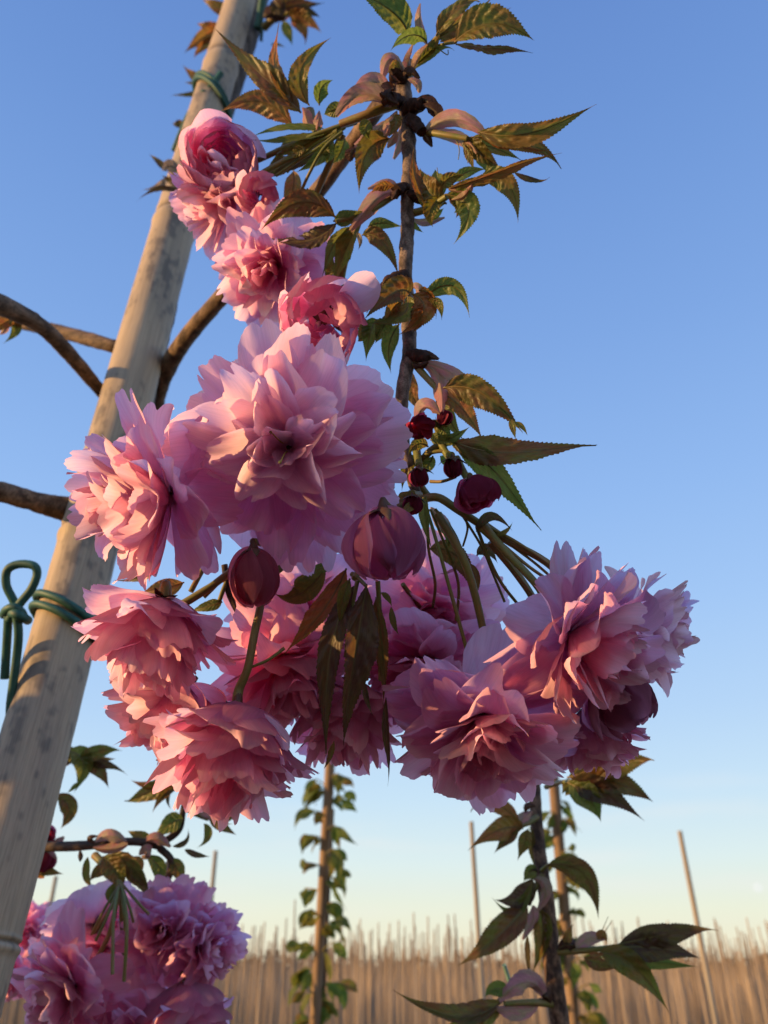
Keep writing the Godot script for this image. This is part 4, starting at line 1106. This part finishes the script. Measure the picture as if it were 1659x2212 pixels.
func low_left() -> void:
	leaf_cluster("low_branch", "dark twig running right from the stake above the low blossoms, leafy along its length", "branch", "", [
		[205, 1820, 235, 1806, 272, 1818, 40, 0, .375, .37, PINKB], [200, 1830, 240, 1834, 275, 1826, 34, 10, .372, .368, PINKB], [305, 1826, 335, 1812, 368, 1830, 36, 0, .375, .372, PINKB],
		[396, 1770, 368, 1780, 325, 1818, 44, 10, .38, .378, GREEN], [330, 1812, 300, 1806, 275, 1792, 26, 10, .378, .376, MOSS], [372, 1828, 400, 1818, 408, 1790, 14, 20, .378, .38, DARK],
		[190, 1850, 188, 1890, 200, 1926, 20, 20, .372, .37, MOSS], [245, 1870, 215, 1880, 192, 1908, 30, 0, .37, .368, BRONZE], [222, 1850, 250, 1885, 262, 1925, 52, 0, .36, .352, MOSS], [240, 1845, 290, 1880, 325, 1950, 44, 20, .362, .356, BRONZE], [265, 1870, 300, 1905, 322, 1938, 34, -20, .36, .356, MOSS],
		[315, 1848, 345, 1880, 328, 1922, 34, 0, .372, .37, GREEN], [288, 1850, 298, 1870, 300, 1898, 30, 0, .376, .376, RUST], [368, 1855, 385, 1880, 395, 1915, 34, 0, .38, .38, MOSS], [362, 1858, 352, 1895, 338, 1930, 22, 20, .38, .38, PINKB],
		[398, 1835, 425, 1845, 455, 1852, 16, 20, .38, .38, DARK], [300, 1848, 315, 1840, 320, 1855, 40, 0, .372, .37, PINKB], [172, 1836, 174, 1850, 172, 1862, 12, 0, .372, .37, SCALE], [205, 1822, 195, 1812, 210, 1806, 14, 0, .372, .372, SCALE],
		[248, 1905, 240, 1935, 236, 1955, 26, 20, .352, .35, GREEN],
	], [[[20, 1826, .44], [78, 1828, .40], [150, 1828, .385], [215, 1824, .376], [290, 1818, .374], [350, 1830, .378], [13, 7, 1]], [[340, 1826, .378], [385, 1795, .38], [396, 1750, .382], [408, 1690, .385], [8, 6, 1]], [[345, 1832, .378], [372, 1865, .38], [350, 1925, .375], [330, 1965, .365], [8, 8, 1]],
		[[205, 1848, .37], [235, 1880, .358], [258, 1915, .35], [9, 7, 0]],
		[[258, 1912, .345], [228, 1960, .335], [198, 2018, .34], [3, 3, 0]], [[258, 1912, .345], [236, 1970, .328], [207, 2032, .325], [3, 3, 0]], [[258, 1912, .343], [246, 1980, .322], [243, 2105, .31], [3, 4, 0]], [[260, 1914, .345], [268, 1970, .33], [270, 2010, .33], [3, 3, 0]], [[262, 1912, .345], [280, 1960, .33], [288, 1992, .33], [3, 3, 0]], [[264, 1910, .345], [298, 1950, .335], [322, 1975, .335], [3, 3, 0]], [[262, 1912, .343], [274, 1990, .322], [268, 2120, .315], [3.5, 4, 0]]], 331)
	leaf_cluster("leaf_tuft", "dark green tuft poking out right of the stake, upper of the low left ones", "leaf tuft", TUFTL, [
		[150, 1622, 180, 1650, 160, 1712, 50, 0, .40, .39, GREEN], [155, 1618, 140, 1645, 125, 1660, 44, 0, .41, .41, PINKB], [172, 1640, 215, 1622, 262, 1618, 36, 10, .395, .395, MOSS], [180, 1645, 225, 1650, 278, 1668, 24, 20, .395, .395, DARK], [185, 1650, 215, 1665, 232, 1702, 34, -10, .395, .395, BRONZE], [182, 1640, 220, 1638, 250, 1640, 20, 30, .4, .4, RUST], [165, 1690, 158, 1702, 143, 1714, 10, 0, .39, .39, GREEN], [160, 1615, 150, 1625, 150, 1640, 40, 0, .405, .405, MOSS],
	], [[[110, 1668, .43], [140, 1648, .415], [165, 1635, .405], [8, 6, 0]]], 332)
	leaf_cluster("leaf_tuft", "brown and golden leaf pair hanging against the stake's right edge", "leaf tuft", TUFTL, [
		[108, 1692, 116, 1730, 98, 1782, 34, 60, .41, .41, RUST], [120, 1715, 150, 1750, 122, 1798, 40, 0, .405, .405, BRONZE], [70, 1868, 100, 1880, 138, 1888, 26, 10, .40, .40, BRONZE], [75, 1862, 85, 1885, 98, 1900, 26, 0, .4, .4, RUST], [98, 1818, 118, 1822, 138, 1808, 26, 0, .4, .4, PINKB], [80, 1848, 100, 1840, 122, 1855, 26, 0, .4, .4, PINKB],
	], [[[100, 1800, .41], [110, 1745, .41], [112, 1700, .41], [3, 2, 0]]], 333)
	leaf_cluster("leaf_tuft", "leaf tuft under the lower left blossom, tips pointing left", "leaf tuft", TUFTL, [
		[396, 1694, 330, 1708, 258, 1748, 46, 0, .385, .385, MOSS], [392, 1690, 330, 1698, 282, 1684, 26, 20, .385, .385, RUST], [378, 1704, 352, 1718, 328, 1758, 22, 0, .383, .38, BRONZE], [370, 1712, 362, 1728, 370, 1750, 9, 0, .383, .383, DARK],
	], [[[408, 1700, .386], [390, 1698, .386], [372, 1702, .385], [6, 4, 0]]], 334)
	leaf_cluster("leaf_tuft", "spiky tuft with a pink bract right of the dark upright twig", "leaf tuft", TUFTL, [
		[412, 1752, 435, 1752, 462, 1772, 42, 0, .385, .383, PINKB], [455, 1764, 492, 1766, 532, 1738, 20, 10, .383, .38, DARK], [452, 1772, 480, 1785, 512, 1806, 24, 0, .383, .38, BRONZE], [440, 1778, 450, 1805, 428, 1832, 20, 10, .383, .382, MOSS], [455, 1768, 480, 1778, 505, 1780, 8, 0, .383, .38, GREEN], [420, 1755, 416, 1742, 414, 1738, 10, 0, .383, .383, MOSS],
	], [[[402, 1745, .384], [420, 1758, .384], [450, 1770, .383], [6, 4, 0]]], 335)

func low_right() -> void:
	var t := thing("hanging_twig", "brown twig in the lower right, running off the bottom edge", "branch", at(1152, 1660, 0.40))
	var pts: Array = []
	var rr: Array = []
	for q in [[1150, 1600, .415, 11], [1154, 1680, .41, 12], [1160, 1790, .40, 14], [1172, 1890, .39, 15], [1182, 1960, .385, 17], [1190, 2060, .38, 19], [1205, 2180, .375, 21], [1222, 2290, .37, 22]]:
		pts.append(at(q[0], q[1], q[2]) - t.position)
		rr.append(q[3] * q[2] / FOCAL)
	var b := Buf.new()
	tube(b, pts, rr, 18, 130, Color(0.08, 0.05, 0.04), Color(0.29, 0.18, 0.12), 0.12, 600.0, 0.6)
	part("stem", b.mesh(), mat.bark, t)
	leaf_cluster("leaf_tuft", "orange brown leaves with a pink bud sleeve, left of the lower right twig's top", "leaf tuft", TUFTL, [
		[1150, 1752, 1128, 1770, 1104, 1800, 36, 0, .395, .385, PINKB], [1122, 1775, 1068, 1738, 1010, 1744, 36, 10, .39, .385, RUST], [1130, 1790, 1080, 1792, 1012, 1832, 54, -10, .388, .38, RUST], [1140, 1790, 1132, 1822, 1118, 1854, 32, 0, .392, .39, MOSS], [1152, 1790, 1148, 1830, 1156, 1880, 18, 0, .398, .396, MOSS], [1120, 1790, 1095, 1812, 1070, 1842, 32, 20, .386, .382, BRONZE],
		[1158, 1742, 1140, 1742, 1135, 1756, 18, 0, .394, .392, SCALE],
	], [[[1160, 1765, .398], [1140, 1778, .392], [1120, 1785, .388], [7, 5, 0]]], 341)
	leaf_cluster("leaf_tuft", "dark drooping leaves with pale mauve sleeves, left of the lower right twig", "leaf tuft", TUFTL, [
		[1150, 1898, 1178, 1918, 1162, 1966, 42, 0, .385, .378, PINKB], [1150, 1895, 1122, 1940, 1068, 1942, 48, 0, .385, .38, DARK], [1150, 1905, 1112, 1968, 1070, 1940, 28, 10, .38, .38, GREEN], [1140, 1950, 1078, 2020, 988, 2086, 66, 10, .38, .37, BRONZE], [1162, 1960, 1172, 2020, 1148, 2106, 44, 0, .384, .38, MOSS], [1150, 1955, 1150, 1990, 1130, 2030, 34, 0, .38, .378, PINKB], [1140, 2020, 1140, 2070, 1150, 2132, 14, 20, .38, .38, DARK], [1160, 1880, 1145, 1885, 1130, 1905, 32, 0, .386, .384, GREEN],
		[1162, 1885, 1150, 1878, 1140, 1884, 16, 0, .385, .384, SCALE],
	], [[[1172, 1890, .388], [1155, 1920, .384], [1142, 1955, .38], [7, 5, 0]]], 342)
	leaf_cluster("leaf_tuft", "single arching brown leaf right of the lower right twig", "leaf tuft", TUFTL, [
		[1182, 1868, 1262, 1890, 1292, 1994, 56, 10, .384, .38, BRONZE], [1195, 1872, 1235, 1866, 1268, 1870, 16, 20, .386, .386, DARK],
	], [[[1170, 1880, .388], [1182, 1870, .385], [1195, 1868, .384], [5, 3, 0]]], 343)
	leaf_cluster("leaf_tuft", "dark spreading leaves with a red sleeve at the right of the lower right twig", "leaf tuft", TUFTL, [
		[1238, 2060, 1268, 2030, 1310, 2028, 38, 0, .375, .365, PINKB], [1205, 2052, 1230, 2040, 1255, 2058, 36, 0, .376, .374, SCALE], [1335, 2040, 1440, 2018, 1542, 1998, 56, 10, .365, .35, DARK], [1330, 2048, 1420, 2048, 1512, 2070, 64, -15, .365, .352, DARK], [1300, 2052, 1400, 2075, 1502, 2084, 40, 20, .365, .358, GREEN], [1295, 2058, 1370, 2090, 1446, 2188, 60, 0, .364, .352, MOSS], [1260, 2068, 1300, 2084, 1345, 2086, 30, 10, .37, .365, BRONZE],
		[1290, 2030, 1302, 2020, 1312, 2036, 24, 0, .365, .363, RUST], [1222, 2042, 1228, 2020, 1236, 1996, 22, 0, .375, .374, RUST], [1270, 2060, 1290, 2062, 1305, 2060, 12, 0, .36, .36, RUST], [1410, 2050, 1430, 2040, 1448, 2014, 14, 0, .358, .356, DARK],
	], [[[1192, 2055, .38], [1240, 2055, .374], [1335, 2045, .365], [9, 5, 0]], [[1290, 2030, .365], [1300, 2010, .364], [1314, 1980, .363], [.9, .5, 0]], [[1296, 2030, .365], [1310, 2008, .364], [1322, 1988, .363], [.9, .5, 0]]], 344)
	leaf_cluster("leaf_tuft", "pale bud sleeve with a long flat leaf to the left at the bottom edge", "leaf tuft", TUFTL, [
		[1178, 2160, 1140, 2122, 1078, 2160, 62, 0, .37, .355, PINKB], [1165, 2170, 1125, 2185, 1072, 2178, 46, 0, .366, .354, PINKB], [1090, 2158, 985, 2196, 868, 2134, 56, 35, .358, .35, BRONZE], [1085, 2180, 1020, 2205, 945, 2222, 44, 20, .357, .35, MOSS], [1100, 2140, 1068, 2136, 1050, 2150, 34, 0, .36, .358, GREEN], [1175, 2140, 1150, 2120, 1130, 2122, 26, 0, .37, .366, SCALE], [1190, 2168, 1182, 2155, 1170, 2150, 34, 0, .37, .368, SCALE],
	], [[[1202, 2170, .376], [1150, 2165, .364], [1090, 2168, .357], [9, 5, 0]]], 345)
	leaf_cluster("leaf_tuft", "sharp bronze leaves splayed out below the dark purple bud at right", "leaf tuft", TUFTL, [
		[1225, 1680, 1335, 1648, 1412, 1634, 66, 12, .36, .34, BRONZE], [1232, 1688, 1330, 1690, 1416, 1738, 62, -8, .358, .342, BRONZE], [1230, 1690, 1300, 1708, 1382, 1766, 62, 6, .356, .344, DARK], [1225, 1690, 1270, 1722, 1298, 1774, 62, 0, .356, .346, GREEN], [1230, 1680, 1310, 1668, 1372, 1668, 40, 30, .36, .35, DARK], [1212, 1690, 1228, 1702, 1222, 1716, 40, 0, .37, .37, MOSS],
	], [[[1180, 1700, .40], [1210, 1690, .375], [1240, 1688, .358], [6, 4, 0]]], 346)
	var tg := thing("plant_tie", "pale green tie end sticking up above the bottom pale bud sleeve", "plant tie", at(1104, 2132, 0.42))
	tie_tube(tg, "tail", [[1114, 2142, .42], [1104, 2130, .42], [1098, 2112, .42], [1089, 2084, .42]], 0.0011, Color(0.16, 0.30, 0.25))
	tie_tube(tg, "tail", [[1104, 2130, .42], [1108, 2116, .419], [1112, 2108, .418]], 0.0010, Color(0.16, 0.30, 0.25))

# ------------------------------------------------------------------ young trees further off
func young_tree(label: String, foot: Array, top: Array, z: float, sd: int, x_wide: float, n: int, y0: float, y1: float) -> void:
	var r := RandomNumberGenerator.new()
	r.seed = sd
	var head := at(top[0], top[1], z)
	var low := at(foot[0], foot[1], z)
	var d := (low - head).normalized()
	var ground_pt := head + d * (head.y / maxf(-d.y, 0.2))
	var st := thing("tree_stake", "slim sunlit bamboo stake behind " + label, "stake", ground_pt, "stakes of the young trees behind")
	var b := Buf.new()
	tube(b, [Vector3.ZERO, (head - ground_pt) * 0.5, head - ground_pt], [0.0145, 0.0135, 0.012], 14, 60, Color(0.40, 0.28, 0.19), Color(0.26, 0.17, 0.11), 0.04, 120.0, 0.3)
	part("culm", b.mesh(), mat.cane, st)
	var t := thing("young_tree", "slender young tree with small green leaves on " + label, "tree", ground_pt + Vector3(0.012, 0, -0.03))
	b = Buf.new()
	var up := (head - ground_pt)
	tube(b, [Vector3.ZERO, up * 0.4 + Vector3(0.004, 0, 0), up * 0.8, up * 0.93], [0.010, 0.009, 0.006, 0.003], 12, 60, Color(0.07, 0.05, 0.04), Color(0.16, 0.12, 0.09), 0.08, 200.0, 0.4)
	part("trunk", b.mesh(), mat.bark, t)
	for k in n:
		var y := lerpf(y0, y1, (k + 0.2 + 0.6 * r.randf()) / n)
		var f: float = (y - top[1]) / (foot[1] - top[1])
		var cx: float = lerpf(top[0], foot[0], f)
		var sx := (1.0 if k % 2 == 0 else -1.0)
		var reach := x_wide * r.randf_range(0.35, 1.0) * (0.6 + 0.4 * f)
		var rise := r.randf_range(0.0, 34.0)
		var zz := z + r.randf_range(-0.1, 0.08)
		add_stem(t, [[cx, y, z], [cx + sx * reach * 0.5, y - rise * 0.7, (z + zz) * 0.5], [cx + sx * reach, y - rise, zz], [1.8, 0.9, 0]])
		var m := r.randi_range(2, 5)
		for q in m:
			var s := (q + 0.6) / m
			var bx := cx + sx * reach * s
			var by := y - rise * s
			var len := r.randf_range(52.0, 92.0)
			var aim := r.randf_range(-0.5, 1.0)
			var tx := bx + sx * len * clampf(0.75 - absf(aim - 0.2) * 0.6 + r.randf_range(-0.45, 0.1), -0.4, 0.8)
			var ty := by + len * (0.35 + 0.5 * aim)
			var lz := lerpf(z, zz, s)
			add_leaf(t, [bx, by, (bx + tx) * 0.5 + sx * r.randf_range(0.0, 9.0), (by + ty) * 0.5 - r.randf_range(0.0, 9.0), tx, ty, r.randf_range(19.0, 32.0), r.randf_range(-65, 65), lz, lz + r.randf_range(-0.03, 0.03), [FRESH, GREEN, MOSS, GOLD][[0, 0, 1, 1, 2, 3][r.randi() % 6]]], r)

func young_trees() -> void:
	young_tree("the stake right of the lower left blossom", [680, 2212], [716, 1600], 1.9, 401, 66.0, 20, 1665.0, 2225.0)
	young_tree("the stake beside the lower right twig", [1240, 2212], [1192, 1640], 1.75, 402, 54.0, 17, 1710.0, 2225.0)
